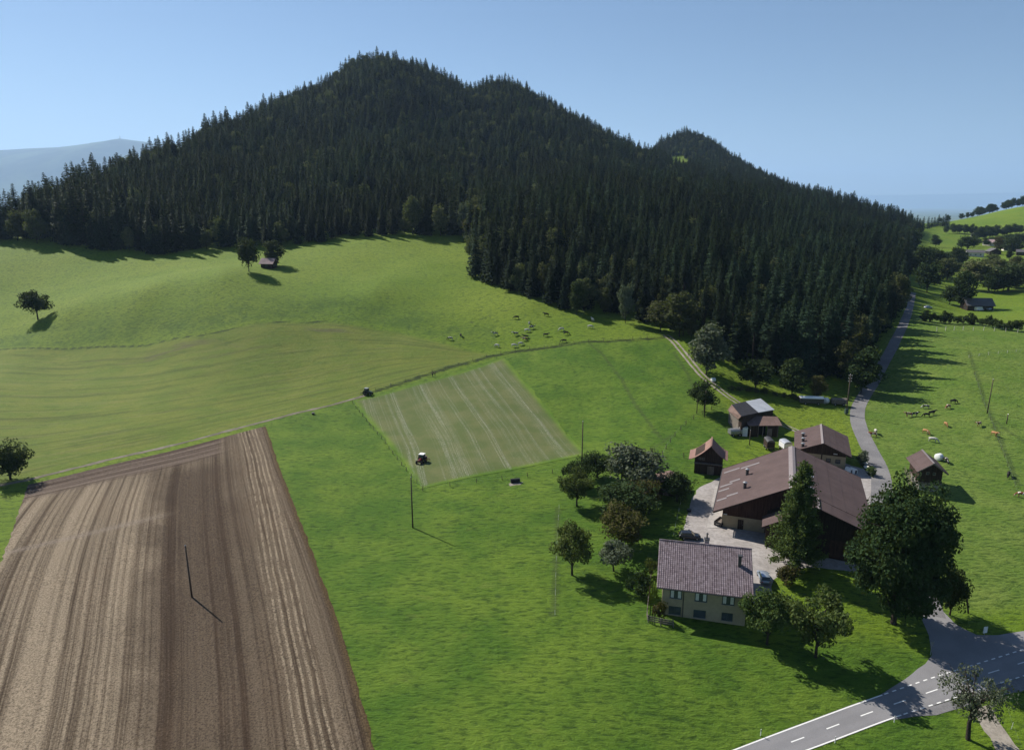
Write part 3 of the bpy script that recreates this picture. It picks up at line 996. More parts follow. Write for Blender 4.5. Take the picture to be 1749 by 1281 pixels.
spur_poly = np.concatenate([se, np.array([[math.sin(a) * d, math.cos(a) * d] for a, d in [(math.atan2(1600 - CX, 1165), 1250), (math.atan2(1400 - CX, 1165), 1900), (math.atan2(796 - CX, 1165), 1900)]])])

def wood_points():
    pts = []
    y = 240.0
    rng = np.random.default_rng(5)
    while y < 1650:
        sp = 6.3 if y < 420 else (7.2 if y < 700 else 8.2)
        half = y * 1.02
        n = int(2 * half / sp)
        xs = np.linspace(-half, half, n) + rng.normal(0, sp * .27, n)
        ys = y + rng.normal(0, sp * .27, n)
        pts.append(np.stack([xs, ys], 1))
        y += sp
    pts = np.concatenate(pts)
    a = np.arctan2(pts[:, 0], pts[:, 1]); d = np.hypot(pts[:, 0], pts[:, 1])
    left = (a < math.atan2(797 - CX, 1165)) & (d > np.interp(a, wa, wlg) + 2) & (a > wa[0])
    sdist = signed_dist(spur_poly, pts[:, 0], pts[:, 1])
    right = (a >= math.atan2(780 - CX, 1165)) & (sdist > 2)
    ok = (left | right) & (d < np.interp(a, fa, fd))
    for c in clearings:
        ok &= signed_dist(c, pts[:, 0], pts[:, 1]) < 3
    pts, d = pts[ok], d[ok]
    depth_in = np.where(a[ok] < math.atan2(797 - CX, 1165), d - np.interp(a[ok], wa, wlg), sdist[ok])
    return pts, d, depth_in

wp, wd, win = wood_points()
wz = height(wp[:, 0], wp[:, 1])
rngw = np.random.default_rng(77)
hill_top = np.clip((wz - 70) / 120, 0, 1)
is_broad = rngw.random(len(wp)) < np.where(win < 9, .22, .06) + hill_top * .20
wh = np.where(is_broad, rngw.uniform(.62, .98, len(wp)), rngw.uniform(.62, 1.15, len(wp))) * np.where(win < 8, .92, 1.0)
wh *= 1 + .20 * np.sin(wp[:, 0] * .021 + 1.0) * np.sin(wp[:, 1] * .017 + .5) + .12 * np.sin(wp[:, 0] * .055) * np.sin(wp[:, 1] * .047 + 2)
wh *= 1 - .16 * np.clip((wd - 600) / 600, 0, 1)

# which trees show most: paint them front to back on a coarse grid of view directions
cell = 4.0
gw, gh = int(1749 / cell), int(1281 / cell)
occ = np.zeros((gh, gw), bool)
seen = np.zeros(len(wp))
for i in np.argsort(wd):
    Ht = 26 * wh[i] * (.78 if is_broad[i] else 1)
    b = project((wp[i, 0], wp[i, 1], wz[i])); t = project((wp[i, 0], wp[i, 1], wz[i] + Ht))
    s = F_PX / b[2]
    for r in range(int(max(0, t[1] / cell)), int(min(gh, b[1] / cell)) + 1):
        f = min(max(1 - (r * cell - t[1]) / max(b[1] - t[1], 1), 0), 1)
        hw = 3.6 * s * wh[i] * (1 - f) ** .8 + .5
        c0, c1 = int(max(0, (b[0] - hw) / cell)), int(min(gw - 1, (b[0] + hw) / cell))
        if 0 <= r < gh and c1 >= c0:
            seen[i] += np.count_nonzero(~occ[r, c0:c1 + 1]); occ[r, c0:c1 + 1] = True
order = np.argsort(-seen)
N_EACH = 290
near_spruce = [i for i in order if not is_broad[i]][:N_EACH]
near_broad = [i for i in order if is_broad[i] and seen[i] > 3][:110]
single = set(near_spruce) | set(near_broad)

zones = [(60, 'at the far left end of the wood'), (200, 'above the left meadow, well left of the pink hut'), (400, 'in the left wood just left of the pink hut'),
         (520, 'in the wood straight behind the pink hut'), (660, 'above the upper meadow right of the pink hut'), (800, 'in the recess between hill wood and jutting wood'),
         (880, 'at the corner where the wood juts into the meadow'), (960, 'above the left half of the cattle herd'), (1040, 'above the right end of the cattle herd'),
         (1110, 'above the end of the ditch fence'), (1180, 'over the bend of the cart track'), (1240, 'behind the silvery willow at the cart track'),
         (1310, 'up behind the patched shed'), (1370, 'up behind the stable roof'), (1430, 'behind the white topped trailer'), (1490, 'around the transformer pole at the lane bend'),
         (9999, 'lining the lane on the right edge of the wood')]
def zone(u):
    return next(z for lim, z in zones if u < lim)
for i in near_spruce:
    u = project((wp[i, 0], wp[i, 1], wz[i]))[0]
    row = 'front row spruce' if win[i] < 9 else ('second row spruce' if win[i] < 24 else 'spruce deeper in the trees')
    lab = row + ' ' + zone(u)
    inner = 1060 < u < 1520 and win[i] < 30 and wd[i] < 330
    pr = random.choice(SPR_TALL) if inner and random.random() < .65 else random.choice(SPR)
    s = wh[i] * random.uniform(.97, 1.05)
    plant_tree(pr, 'spruce_tree', (wp[i, 0], wp[i, 1], wz[i]), s * random.uniform(.9, 1.12), s, random.uniform(0, 6.28), lab, 'tree', 'forest spruces ' + zone(u))
for i in near_broad:
    u = project((wp[i, 0], wp[i, 1], wz[i]))[0]
    z_ = zone(u) if wz[i] <= 80 else ('high on the left shoulder of the hill' if u < 500 else 'near the summit of the hill' if u < 760 else 'high on the right shoulder of the hill' if u < 1090 else 'around the small knoll')
    lab, grp = 'pale round broadleaf tree ' + z_, 'forest broadleaf trees ' + z_
    s = wh[i] * random.uniform(.9, 1.1)
    plant_tree(random.choice(BRD_FOREST), 'broadleaf_tree', (wp[i, 0], wp[i, 1], wz[i]), s * random.uniform(.8, 1.05), s, random.uniform(0, 6.28), lab, 'tree', grp)

# the rest of the wood as one mass
rest = np.array([i for i in range(len(wp)) if i not in single])
def scatter_object(name, pts, zs, scl, idx_, protos, label=None, cat=None):
    me = bpy.data.meshes.new(name)
    me.vertices.add(len(pts))
    me.vertices.foreach_set('co', np.stack([pts[:, 0], pts[:, 1], zs], 1).astype(np.float32).ravel())
    for an, av in (('tree_scale', scl), ('tree_turn', np.random.default_rng(3).uniform(0, 6.28, len(pts)))):
        a = me.attributes.new(an, 'FLOAT', 'POINT'); a.data.foreach_set('value', np.asarray(av, np.float32))
    a = me.attributes.new('tree_kind', 'INT', 'POINT'); a.data.foreach_set('value', np.asarray(idx_, np.int32))
    o = link(bpy.data.objects.new(name, me))
    g = bpy.data.node_groups.new(name, 'GeometryNodeTree')
    g.interface.new_socket('Geometry', in_out='INPUT', socket_type='NodeSocketGeometry')
    g.interface.new_socket('Geometry', in_out='OUTPUT', socket_type='NodeSocketGeometry')
    gi, go = g.nodes.new('NodeGroupInput'), g.nodes.new('NodeGroupOutput')
    inst = g.nodes.new('GeometryNodeInstanceOnPoints')
    join = g.nodes.new('GeometryNodeJoinGeometry')
    for pm in protos:
        po = bpy.data.objects.new(pm.name, pm)
        oi = g.nodes.new('GeometryNodeObjectInfo')
        oi.inputs['Object'].default_value = po
        oi.inputs['As Instance'].default_value = True
        g.links.new(oi.outputs['Geometry'], join.inputs[0])
    def na(nm, typ):
        n = g.nodes.new('GeometryNodeInputNamedAttribute'); n.data_type = typ; n.inputs['Name'].default_value = nm
        return n.outputs['Attribute']
    g.links.new(gi.outputs[0], inst.inputs['Points'])
    g.links.new(join.outputs[0], inst.inputs['Instance'])
    inst.inputs['Pick Instance'].default_value = True
    g.links.new(na('tree_kind', 'INT'), inst.inputs['Instance Index'])
    cx = g.nodes.new('ShaderNodeCombineXYZ')
    g.links.new(na('tree_turn', 'FLOAT'), cx.inputs[2])
    g.links.new(cx.outputs[0], inst.inputs['Rotation'])
    g.links.new(na('tree_scale', 'FLOAT'), inst.inputs['Scale'])
    g.links.new(inst.outputs[0], go.inputs[0])
    md = o.modifiers.new('scatter', 'NODES'); md.node_group = g
    return tag(o, label, cat, None, 'stuff')

low_s = [p.joined('spruce_mass', [M['bark'], M['needles']]) for p in SPR_LOW]
low_b = [p.joined('broadleaf_mass', [M['bark'], M['leaf_mix']]) for p in BRD_FOREST]
rs = rest[~is_broad[rest]]; rb = rest[is_broad[rest]]
scatter_object('spruce_forest', wp[rs], wz[rs], wh[rs], rngw.integers(0, len(low_s), len(rs)), low_s, 'dense dark spruce forest covering the hill', 'forest')
scatter_object('broadleaf_forest', wp[rb], wz[rb], wh[rb], rngw.integers(0, len(low_b), len(rb)), low_b, 'paler broadleaf trees scattered deep in the spruce forest', 'forest')
print('WOOD', len(wp), len(near_spruce), len(near_broad), len(rest))

# ------------------------------------------------------------------ building materials
def roof_sheet(name, col, rough=.8, spec=.12, wave=3.2):
    t = NT(name, rough, spec)
    p = t.objco()
    n = t.noise(p, .35, 5, .65); st_ = t.noise(t.scl(p, (.25, 2.2, .25)), 1.2, 4, .6); f = t.noise(p, 5, 3, .6)
    c = t.mix(t.step(n, .3, .7), tuple(q * .86 for q in col), tuple(min(1, q * 1.12) for q in col))
    c = t.mix(t.step(st_, .48, .72, 0, .30), c, tuple(q * .62 for q in col))
    c = t.mix(t.step(f, .55, .8, 0, .25), c, tuple(min(1, q * 1.5) for q in col))
    t.color(c)
    y = t.sep(p)[1]
    t.bump(t.math('SINE', t.math('MULTIPLY', y, 2 * PI * wave)), .03, .5)
    return t.m

def wood(name, col, freq=4.0, axis='y'):
    t = NT(name, .85, .15)
    p = t.objco()
    s = t.sep(p)
    along = t.math('ADD', s[0], s[1])
    n = t.noise(t.comb(t.math('MULTIPLY', along, freq), t.math('MULTIPLY', s[2], .3), 0.0), 1.0, 4, .7)
    g = t.noise(p, .8, 3)
    c = t.mix(t.step(n, .3, .7), tuple(q * .55 for q in col), tuple(q * 1.35 for q in col))
    c = t.mix(t.step(g, .5, .75, 0, .4), c, tuple(min(1, q * 1.7) for q in col))
    t.color(c); t.bump(n, .03, .6)
    return t.m

M['roof_brown'] = roof_sheet('roof_brown', (.094, .066, .063))
M['roof_rust'] = roof_sheet('roof_rust', (.160, .108, .092))
M['roof_red'] = roof_sheet('roof_red_tile', (.235, .140, .115), .8, .15, 4)
M['roof_dark'] = roof_sheet('roof_dark', (.030, .030, .036))
M['roof_grey'] = roof_sheet('roof_zinc', (.33, .35, .39), .5, .4)
M['roof_pink'] = roof_sheet('roof_pale', (.27, .20, .20), .8, .15)
M['roof_slate'] = roof_sheet('roof_slate', (.105, .10, .105), .7, .3)
M['light_sheet'] = plain('light_sheet', (.185, .165, .165), .5, .4, .12, 2)
M['ridge_cap'] = plain('ridge_cap', (.20, .17, .17), .6, .3, .15, 2)
M['glass_sheet'] = plain('skylight', (.50, .53, .57), .25, .5, .1, 2)
M['wood'] = wood('wood_dark', (.040, .026, .020))
M['wood_red'] = wood('wood_redbrown', (.058, .030, .024))
M['wood_grey'] = wood('wood_grey', (.16, .135, .115))
M['plaster'] = plain('plaster_beige', (.33, .275, .18), .9, .1, .10, 1.5)
M['plaster_white'] = plain('plaster_white', (.62, .58, .52), .9, .1, .10, 1.5)
M['stone'] = plain('stone_base', (.26, .245, .225), .95, .1, .3, 2.5, 0, .04)
M['frame_green'] = plain('frame_green', (.045, .070, .060), .5, .3, .15, 4)
M['white'] = plain('white_paint', (.74, .74, .72), .6, .3, .08, 3)
M['black'] = plain('black', (.02, .02, .022), .6, .3, .2, 3)
M['metal'] = plain('metal_grey', (.32, .33, .34), .4, .5, .15, 3, .6)
M['metal_dark'] = plain('metal_dark', (.07, .068, .07), .5, .4, .2, 3, .4)
M['brick'] = plain('chimney_render', (.30, .27, .25), .9, .1, .2, 3)
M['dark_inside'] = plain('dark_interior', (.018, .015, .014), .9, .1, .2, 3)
_g = NT('window_glass', .08, .5); _g.color((.055, .068, .075)); M['glass'] = _g.m
_cu = plain('curtain', (.55, .55, .52), .9, .1, .15, 6); M['curtain'] = _cu

def tile_material():
    t = NT('roof_tiles', .8, .2)
    p = t.objco()
    # each tile has its own tone: cells follow the courses
    s = t.sep(p)
    cx_ = t.math('FLOOR', t.math('MULTIPLY', s[1], 1 / .345)); cy_ = t.math('FLOOR', t.math('MULTIPLY', s[0], 1 / .33))
    wn_ = t.node('ShaderNodeTexWhiteNoise', noise_dimensions='2D')
    t.put(wn_.inputs['Vector'], t.comb(cx_, cy_, 0.0))
    n = t.noise(p, .5, 4, .6)
    c = t.ramp(wn_.outputs['Value'], [(0, (.120, .093, .100)), (.3, (.165, .130, .140)), (.7, (.190, .153, .166)), (1, (.225, .186, .20))])
    c = t.mix(t.step(n, .45, .7, 0, .35), c, (.13, .10, .108))
    t.color(c)
    return t.m
M['tiles'] = tile_material()

# ------------------------------------------------------------------ building helpers (local x across the ridge, y along it)
class House:
    def __init__(self, name, label, cat, x, y, z, az):
        self.root = tag(empty(name, (x, y, z), -az), label, cat)
        self.m = Matrix.Translation((x, y, z)) @ Matrix.Rotation(-az, 4, 'Z')
        self.inv = self.m.inverted()
    def local(self, p):
        return self.inv @ Vector(p)
    def hit(self, u, v, p0, n):
        """where the sight line through a photo position meets a plane given in local terms"""
        o = self.inv @ Vector((0, 0, CAM_H)); d = self.inv.to_3x3() @ Vector(tuple(ray(u, v)))
        n = Vector(n)
        return o + d * ((Vector(p0) - o).dot(n) / d.dot(n))
    def ground_z(self, x, y):
        p = self.m @ Vector((x, y, 0))
        return Hz(p.x, p.y) - self.m.translation.z

def window(h, c, nrm, w, ht, frame='frame_green', pane='glass', mull=1, sill=True, name='window', d=.06, curtain=False):
    """a framed window standing proud of a wall: c centre on the wall, nrm outward"""
    c, n = Vector(c), Vector(nrm).normalized()
    t = Vector((-n.y, n.x, 0)); up = Vector((0, 0, 1))
    f = MB(); b = .09
    for sx in (-1, 1):
        f.bar(c + t * sx * (w / 2 - b / 2) - up * ht / 2 + n * d, c + t * sx * (w / 2 - b / 2) + up * ht / 2 + n * d, b, .10, 0, n)
    for sz2 in (-1, 1):
        f.bar(c - t * (w / 2 - b) + up * sz2 * (ht / 2 - b / 2) + n * d, c + t * (w / 2 - b) + up * sz2 * (ht / 2 - b / 2) + n * d, b, .10)
    for k in range(mull):
        q = c + t * (w * ((k + 1) / (mull + 1) - .5))
        f.bar(q - up * (ht / 2 - b) + n * d, q + up * (ht / 2 - b) + n * d, .06, .07, 0, n)
    o = f.build(name, M[frame], h.root)
    g = MB(); e = .02
    a = c + n * (d * .35)
    g.add([a - t * (w / 2 - e) - up * (ht / 2 - e), a + t * (w / 2 - e) - up * (ht / 2 - e), a + t * (w / 2 - e) + up * (ht / 2 - e), a - t * (w / 2 - e) + up * (ht / 2 - e)], [(0, 1, 2, 3)])
    g.build('pane', M[pane], o)
    if curtain:
        for sx in (-1, 1):
            a2 = c + n * (d * .6) + t * sx * w * .30
            MB().add([a2 - t * w * .13 - up * (ht / 2 - .1), a2 + t * w * .13 - up * (ht / 2 - .1), a2 + t * w * .13 + up * (ht / 2 - .1), a2 - t * w * .13 + up * (ht / 2 - .1)], [(0, 1, 2, 3)]).build('curtain', M['curtain'], o)
    if sill:
        MB().bar(c - t * (w / 2 + .06) - up * (ht / 2 + .04) + n * .10, c + t * (w / 2 + .06) - up * (ht / 2 + .04) + n * .10, .22, .06).build('sill', M['stone'], o)
    return o

def door(h, c, nrm, w, ht, mat='wood', name='door'):
    c, n = Vector(c), Vector(nrm).normalized()
    t = Vector((-n.y, n.x, 0)); up = Vector((0, 0, 1))
    o = MB()
    k = max(2, int(w / .3))
    for i in range(k):
        q = c + t * (w * ((i + .5) / k - .5)) + n * .04
        o.bar(q - up * ht / 2, q + up * ht / 2, w / k - .02, .06, 0, n)
    ob = o.build(name, M[mat], h.root)
    MB().bar(c + t * w * .38 + n * .12, c + t * w * .38 + n * .12 + up * .16, .05).build('handle', M['metal'], ob)
    return ob

def walls(h, wl, wr, hl, hr, hR, y0, y1, mat, zb=-1.0, name='walls', xr=0.0):
    """outer walls with gables under the roof"""
    b = MB()
    poly = [(-wl, zb), (wr, zb), (wr, hr), (xr, hR), (-wl, hl)]
    b.prism(poly, y0, y1)
    return fix_normals(b.build(name, M[mat], h.root))

def slope(h, a, b, c, d, mat, th=.14, name='roof_slope', parent=None):
    return fix_normals(MB().slab(a, b, c, d, th).build(name, M[mat], parent or h.root))

def courses(h, xe, ze, xr, zr, y0, y1, n, mat, th=.10, name='roof_sheet', parent=None):
    """a roof slope laid in n courses parallel to the ridge, each lapping the one below"""
    for i in range(n):
        f0, f1 = i / n, (i + 1) / n + .012
        x0, x1 = xe + (xr - xe) * f0, xe + (xr - xe) * min(f1, 1)
        z0, z1 = ze + (zr - ze) * f0 + .035, ze + (zr - ze) * min(f1, 1)
        a, b_, c, d = (x0, y0, z0), (x0, y1, z0), (x1, y1, z1), (x1, y0, z1)
        pts = (a, d, c, b_) if xe < xr else (a, b_, c, d)
        fix_normals(MB().slab(*pts, th).build(name, M[mat], parent or h.root))

def chimney(h, base, w, ht, mat='brick', cap='metal_dark', pipe=False):
    x, y, z = base
    b = MB().box(x - w / 2, y - w / 2, z - .6, x + w / 2, y + w / 2, z + ht)
    o = b.build('chimney', M[mat], h.root)
    c = MB().box(x - w / 2 - .08, y - w / 2 - .08, z + ht, x + w / 2 + .08, y + w / 2 + .08, z + ht + .09)
    if pipe:
        c.tube([(x, y, z + ht), (x, y, z + ht + .9)], .12, 8)
        c.tube([(x, y, z + ht + .95), (x, y, z + ht + 1.15)], [.26, .04], 8)
    c.build('chimney_cap', M[cap], o)
    return o

def vent(h, base, r, ht, name='roof_vent'):
    x, y, z = base
    o = MB().tube([(x, y, z - .3), (x, y, z + ht)], r, 10).build(name, M['metal_dark'], h.root)
    MB().tube([(x, y, z + ht + .02), (x, y, z + ht + .10), (x, y, z + ht + .32)], [r * 1.5, r * 1.5, .05], 10).build('vent_cap', M['metal'], o)
    MB().slab((x - r * 2, y - r * 2, z + .04), (x + r * 2, y - r * 2, z + .04), (x + r * 2, y + r * 2, z + .04), (x - r * 2, y + r * 2, z + .04), .03)
    return o

# ------------------------------------------------------------------ farmhouse with tiled roof
AZ = math.radians(103)
FH = House('farmhouse', 'beige two storey farmhouse with mauve tiled roof at the yard entrance', 'house', 32.2, 107.2, 0.0, AZ)
ew, ez, rz_, hl_ = 7.9, 5.15, 9.55, 7.45
zb = -1.6
walls(FH, 6.6, 6.85, 5.65, 5.55, 9.25, -6.5, 6.5, 'plaster', zb, 'walls')
roof = MB()
def tiled_slope(b, sg):
    nco, ncol = 24, 43
    L = math.hypot(ew, rz_ - ez)
    for i in range(nco):
        f0, f1 = i / nco, (i + 1.12) / nco
        lift = .05
        for j in range(ncol):
            y0, y1 = -hl_ + 2 * hl_ * j / ncol, -hl_ + 2 * hl_ * (j + 1) / ncol
            ym = y0 + (y1 - y0) * .62
            vs = []
            for f, l in ((f0, lift), (min(f1, 1), 0)):
                x = sg * ew * (1 - f); z = ez + (rz_ - ez) * f + l
                vs += [(x, y0, z), (x, ym, z + .07), (x, y1, z)]
            b.add(vs, [(0, 1, 4, 3), (1, 2, 5, 4)] if sg < 0 else [(3, 4, 1, 0), (4, 5, 2, 1)])
tiled_slope(roof, 1); tiled_slope(roof, -1)
rf = roof.build('roof', M['tiles'], FH.root)
tag(rf, kind='stuff')
und = MB()
for sg in (-1, 1):
    und.slab((sg * ew, -hl_, ez - .02), (sg * ew, hl_, ez - .02), (0, hl_, rz_ - .02), (0, -hl_, rz_ - .02), .16) if sg > 0 else \
        und.slab((0, -hl_, rz_ - .02), (0, hl_, rz_ - .02), (-ew, hl_, ez - .02), (-ew, -hl_, ez - .02), .16)
fix_normals(und.build('roof_boards', M['wood'], FH.root))
for k in range(30):
    y0 = -hl_ + 2 * hl_ * k / 30
    MB().tube([(0, y0, rz_ + .03), (0, y0 + 2 * hl_ / 30 + .05, rz_ + .05)], [.15, .17], 8).build('ridge_tile', M['tiles'], FH.root)
for sg in (-1, 1):
    MB().tube([(sg * (ew + .07), -hl_, ez - .06), (sg * (ew + .07), hl_, ez - .06)], .085, 8).build('gutter', M['metal_dark'], FH.root)
MB().tube([(ew, -3.15, ez - .1), (6.93, -3.15, 4.6), (6.93, -3.15, -.3)], .06, 8).build('downpipe', M['metal_dark'], FH.root)
wx = 6.86
for yy in (-4.35, -.45, 3.75):
    window(FH, (wx, yy, 3.75), (1, 0, 0), 1.9, 1.45, mull=1, curtain=True)
window(FH, (wx, -4.4, .85), (1, 0, 0), 1.9, 1.35, mull=1)
window(FH, (wx, -.5, .75), (1, 0, 0), 1.9, 1.3, pane='glass', mull=0)
window(FH, (wx, 3.75, .85), (1, 0, 0), 1.7, 1.3, mull=1)
for yy, zz in ((-3.5, 3.7), (0, 3.7), (3.4, 3.7)):
    window(FH, (-6.61, yy, zz), (-1, 0, 0), 1.2, 1.3, mull=1)
for xx in (-3.2, 3.2):
    for s2 in (-1, 1):
        window(FH, (xx, s2 * 6.51, 3.7), (0, s2, 0), 1.2, 1.3, mull=1)
door(FH, (-6.61, 5.0, 1.9), (-1, 0, 0), 1.1, 2.1)
nslope = (rz_ - ez, 0, ew)
p = FH.hit(1263, 966, (0, 0, rz_), (rz_ - ez, 0, ew)); chimney(FH, (p.x, p.y, p.z), .5, 1.75, 'metal_dark')
chimney(FH, (-1.0, .35, 9.0), .75, 1.1, 'brick', 'metal_dark', True)

# ------------------------------------------------------------------ the big barn
BN = House('barn', 'huge brown roofed barn with roof vents and pale skylight strips', 'barn', 57.87, 136.22, 1.0, .36)
wl, wr, hl, hr, hR, y0, y1 = 14.28, 14.35, 4.11, 6.0, 11.41, -12.42, 12.42
walls(BN, 12.6, 12.9, 4.55, 6.35, 11.0, -9.6, 11.3, 'wood_red', -1.2, 'walls')
# white washed ground floor at the near gable
MB().box(-12.66, -9.68, -1.2, -4.4, -9.3, 2.55).build('plinth', M['plaster'], BN.root)
fix_normals(MB().box(-12.68, -9.2, -1.2, -12.5, 11.36, 1.6).build('plinth', M['plaster'], BN.root))
roof_l = empty('roof', (0, 0, 0)); roof_l.parent = BN.root
courses(BN, -wl, hl, 0, hR, y0, y1, 6, 'roof_brown', .12, 'roof_sheet', roof_l)
courses(BN, wr, hr, 0, hR, y0, y1, 6, 'roof_brown', .12, 'roof_sheet', roof_l)
fix_normals(MB().slab((0, y0 - .05, hR + .10), (0, y1 + .05, hR + .10), (-.75, y1 + .05, hR - .26), (-.75, y0 - .05, hR - .26), .06).build('ridge_cap', M['ridge_cap'], roof_l))
fix_normals(MB().slab((0, y0 - .05, hR + .10), (.55, y0 - .05, hR - .06), (.55, y1 + .05, hR - .06), (0, y1 + .05, hR + .10), .06).build('ridge_cap', M['ridge_cap'], roof_l))
for yy in (y0, y1):
    MB().bar((-wl, yy, hl - .12), (0, yy, hR - .12), .07, .34).build('bargeboard', M['wood'], roof_l)
    MB().bar((wr, yy, hr - .12), (0, yy, hR - .12), .07, .34).build('bargeboard', M['wood'], roof_l)
MB().tube([(-wl - .1, y0, hl - .1), (-wl - .1, y1, hl - .1)], .09, 8).build('gutter', M['metal_dark'], roof_l)
# slope plane left: through (-wl, hl) and (0, hR)
nl = (-(hR - hl), 0, wl); nr_ = ((hR - hr), 0, wr)
for (ua, va), (ub, vb) in [((1237, 807), (1263, 800.5)), ((1265, 802), (1297, 789)), ((1230, 832.5), (1251, 825)), ((1246, 824.5), (1264, 817.5)), ((1227, 840), (1245, 834)),
                           ((1224, 856), (1241, 850)), ((1241, 848.5), (1260, 841))]:
    a = BN.hit(ua, va, (0, 0, hR), nl); b = BN.hit(ub, vb, (0, 0, hR), nl)
    ym = (a.y + b.y) / 2
    sl = (hR - hl) / wl
    za, zb_ = hR + sl * a.x + .06, hR + sl * b.x + .06
    fix_normals(MB().slab((a.x, ym - .38, za), (b.x, ym - .38, zb_), (b.x, ym + .38, zb_), (a.x, ym + .38, za), .05).build('light_strip', M['light_sheet'], roof_l))
for (ua, va), (ub, vb) in [((1371, 797), (1388, 804.5)), ((1372, 807), (1389.5, 814.5)), ((1372.5, 817.5), (1390, 825)), ((1373, 828.5), (1391, 836))]:
    a = BN.hit(ua, va, (0, 0, hR), nr_); b = BN.hit(ub, vb, (0, 0, hR), nr_)
    ym = (a.y + b.y) / 2
    sl = (hR - hr) / wr
    fix_normals(MB().slab((a.x, ym - .32, hR - sl * a.x + .10), (b.x, ym - .32, hR - sl * b.x + .10), (b.x, ym + .32, hR - sl * b.x + .10), (a.x, ym + .32, hR - sl * a.x + .10), .07).build('skylight', M['glass_sheet'], roof_l))
for u, v in ((1276, 811), (1272, 834)):
    p = BN.hit(u, v, (0, 0, hR), nl)
    vent(BN, p, .32, 1.25)
# lower wing under its own small gable
wy0, wy1 = -17.2, -12.0
wrx, wrz = 4.4, 9.75
fix_normals(MB().prism([(-4.2, -1.2), (12.9, -1.2), (12.9, 6.2), (wrx, 9.4), (-4.2, 4.7)], -15.6, -9.4).build('wing_walls', M['wood'], BN.root))
wing = empty('wing_roof', (0, 0, 0)); wing.parent = BN.root
courses(BN, -5.0, 4.5, wrx, wrz, wy0, wy1, 4, 'roof_brown', .12, 'roof_sheet', wing)
courses(BN, wr, hr, wrx, wrz, wy0, y0 - .01, 4, 'roof_brown', .12, 'roof_sheet', wing)
MB().bar((-5.0, wy0, 4.4), (wrx, wy0, wrz - .1), .07, .3).build('bargeboard', M['wood'], wing)
MB().bar((wr, wy0, 5.88), (wrx, wy0, wrz - .1), .07, .3).build('bargeboard', M['wood'], wing)
MB().bar((wrx, wy0 - .05, wrz + .07), (wrx, wy1, wrz + .07), .5, .06).build('ridge_cap', M['ridge_cap'], wing)
door(BN, (-9.0, -9.70, .95), (0, -1, 0), 1.1, 2.2, 'wood')
door(BN, (3.2, -15.65, 1.6), (0, -1, 0), 3.6, 3.4, 'wood_red', 'barn_door')
door(BN, (8.8, -15.65, 1.6), (0, -1, 0), 3.6, 3.4, 'wood_red', 'barn_door')
for k in range(3):
    window(BN, (-12.62, -6 + 5 * k, 2.5), (-1, 0, 0), 1.4, .8, mull=1, frame='white', sill=False)
MB().box(-12.4, -9.95, 2.75, -11.7, -9.70, 2.88).build('outdoor_lamp', M['white'], BN.root)

# ------------------------------------------------------------------ stable behind it
SB = House('stable', 'smaller brown roofed stable with a row of roof cowls behind the big barn', 'stable', 79.17, 170.31, .9, .38)
a_, b_, c_, d_ = 6.5, 6.56, 4.1, 6.96
walls(SB, 5.5, 5.5, 4.45, 4.45, 6.7, -5.6, 7.2, 'plaster', -1.0, 'walls')
fix_normals(MB().prism([(-5.45, 3.2), (5.45, 3.2), (5.45, 4.5), (0, 6.66), (-5.45, 4.5)], -5.72, -5.5).build('gable_boards', M['wood'], SB.root))
sroof = empty('roof', (0, 0, 0)); sroof.parent = SB.root
courses(SB, -a_, c_, 0, d_, -8.29, 8.29, 4, 'roof_brown', .12, 'roof_sheet', sroof)
courses(SB, b_, c_ + .2, 0, d_, -8.29, 8.29, 4, 'roof_brown', .12, 'roof_sheet', sroof)
fix_normals(MB().slab((0, -8.35, d_ + .10), (0, 8.35, d_ + .10), (-.5, 8.35, d_ - .12), (-.5, -8.35, d_ - .12), .06).build('ridge_cap', M['ridge_cap'], sroof))
for sg in (-1, 1):
    MB().bar((sg * a_, -8.29, c_ - .05), (0, -8.29, d_ - .12), .07, .3).build('bargeboard', M['wood'], sroof)
for u, v in ((1371.5, 745.5), (1371.5, 754), (1371, 763)):
    p = SB.hit(u, v, (0, 0, d_), (-(d_ - c_), 0, a_))
    vent(SB, p, .34, .85, 'roof_cowl')
for xx in (-3.2, 1.6, 3.8):
    window(SB, (xx, -5.61, 1.9), (0, -1, 0), 1.1, 1.0, frame='wood', mull=1, name='window')
MB().box(-.25, -8.0, -1.0, .05, -7.7, 6.5).build('post', M['wood'], SB.root)
MB().box(2.6, -6.1, 3.75, 3.5, -5.75, 3.9).build('outdoor_lamp', M['white'], SB.root)
door(SB, (-.8, -5.64, 1.0), (0, -1, 0), 1.3, 2.1, 'wood')

# ------------------------------------------------------------------ granary beside the lane
GR = House('granary', 'small wooden granary on a stone base with outside stair beside the lane', 'granary', 95.77, 152.64, .8, .26)
gw_, gy = 3.15, 4.7
walls(GR, 2.35, 2.35, 5.65, 5.65, 7.15, -3.6, 3.9, 'wood', 2.2, 'upper_walls')
MB().box(-1.95, -3.2, -1.2, 1.95, 3.5, 2.2).build('stone_base', M['stone'], GR.root)
MB().box(-2.5, -3.75, 2.15, 2.5, 4.05, 2.42).build('floor_beam', M['wood_grey'], GR.root)
gro = empty('roof', (0, 0, 0)); gro.parent = GR.root
courses(GR, -gw_, 5.05, 0, 7.37, -gy, gy, 3, 'roof_brown', .10, 'roof_sheet', gro)
courses(GR, 3.3, 5.15, 0, 7.37, -gy, gy, 3, 'roof_brown', .10, 'roof_sheet', gro)
MB().bar((0, -gy - .05, 7.45), (0, gy + .05, 7.45), .4, .07).build('ridge_cap', M['ridge_cap'], gro)
for yy in (-gy, gy):
    for sg in (-1, 1):
        MB().bar((sg * gw_, yy, 4.98), (0, yy, 7.28), .06, .24).build('bargeboard', M['wood_grey'], gro)
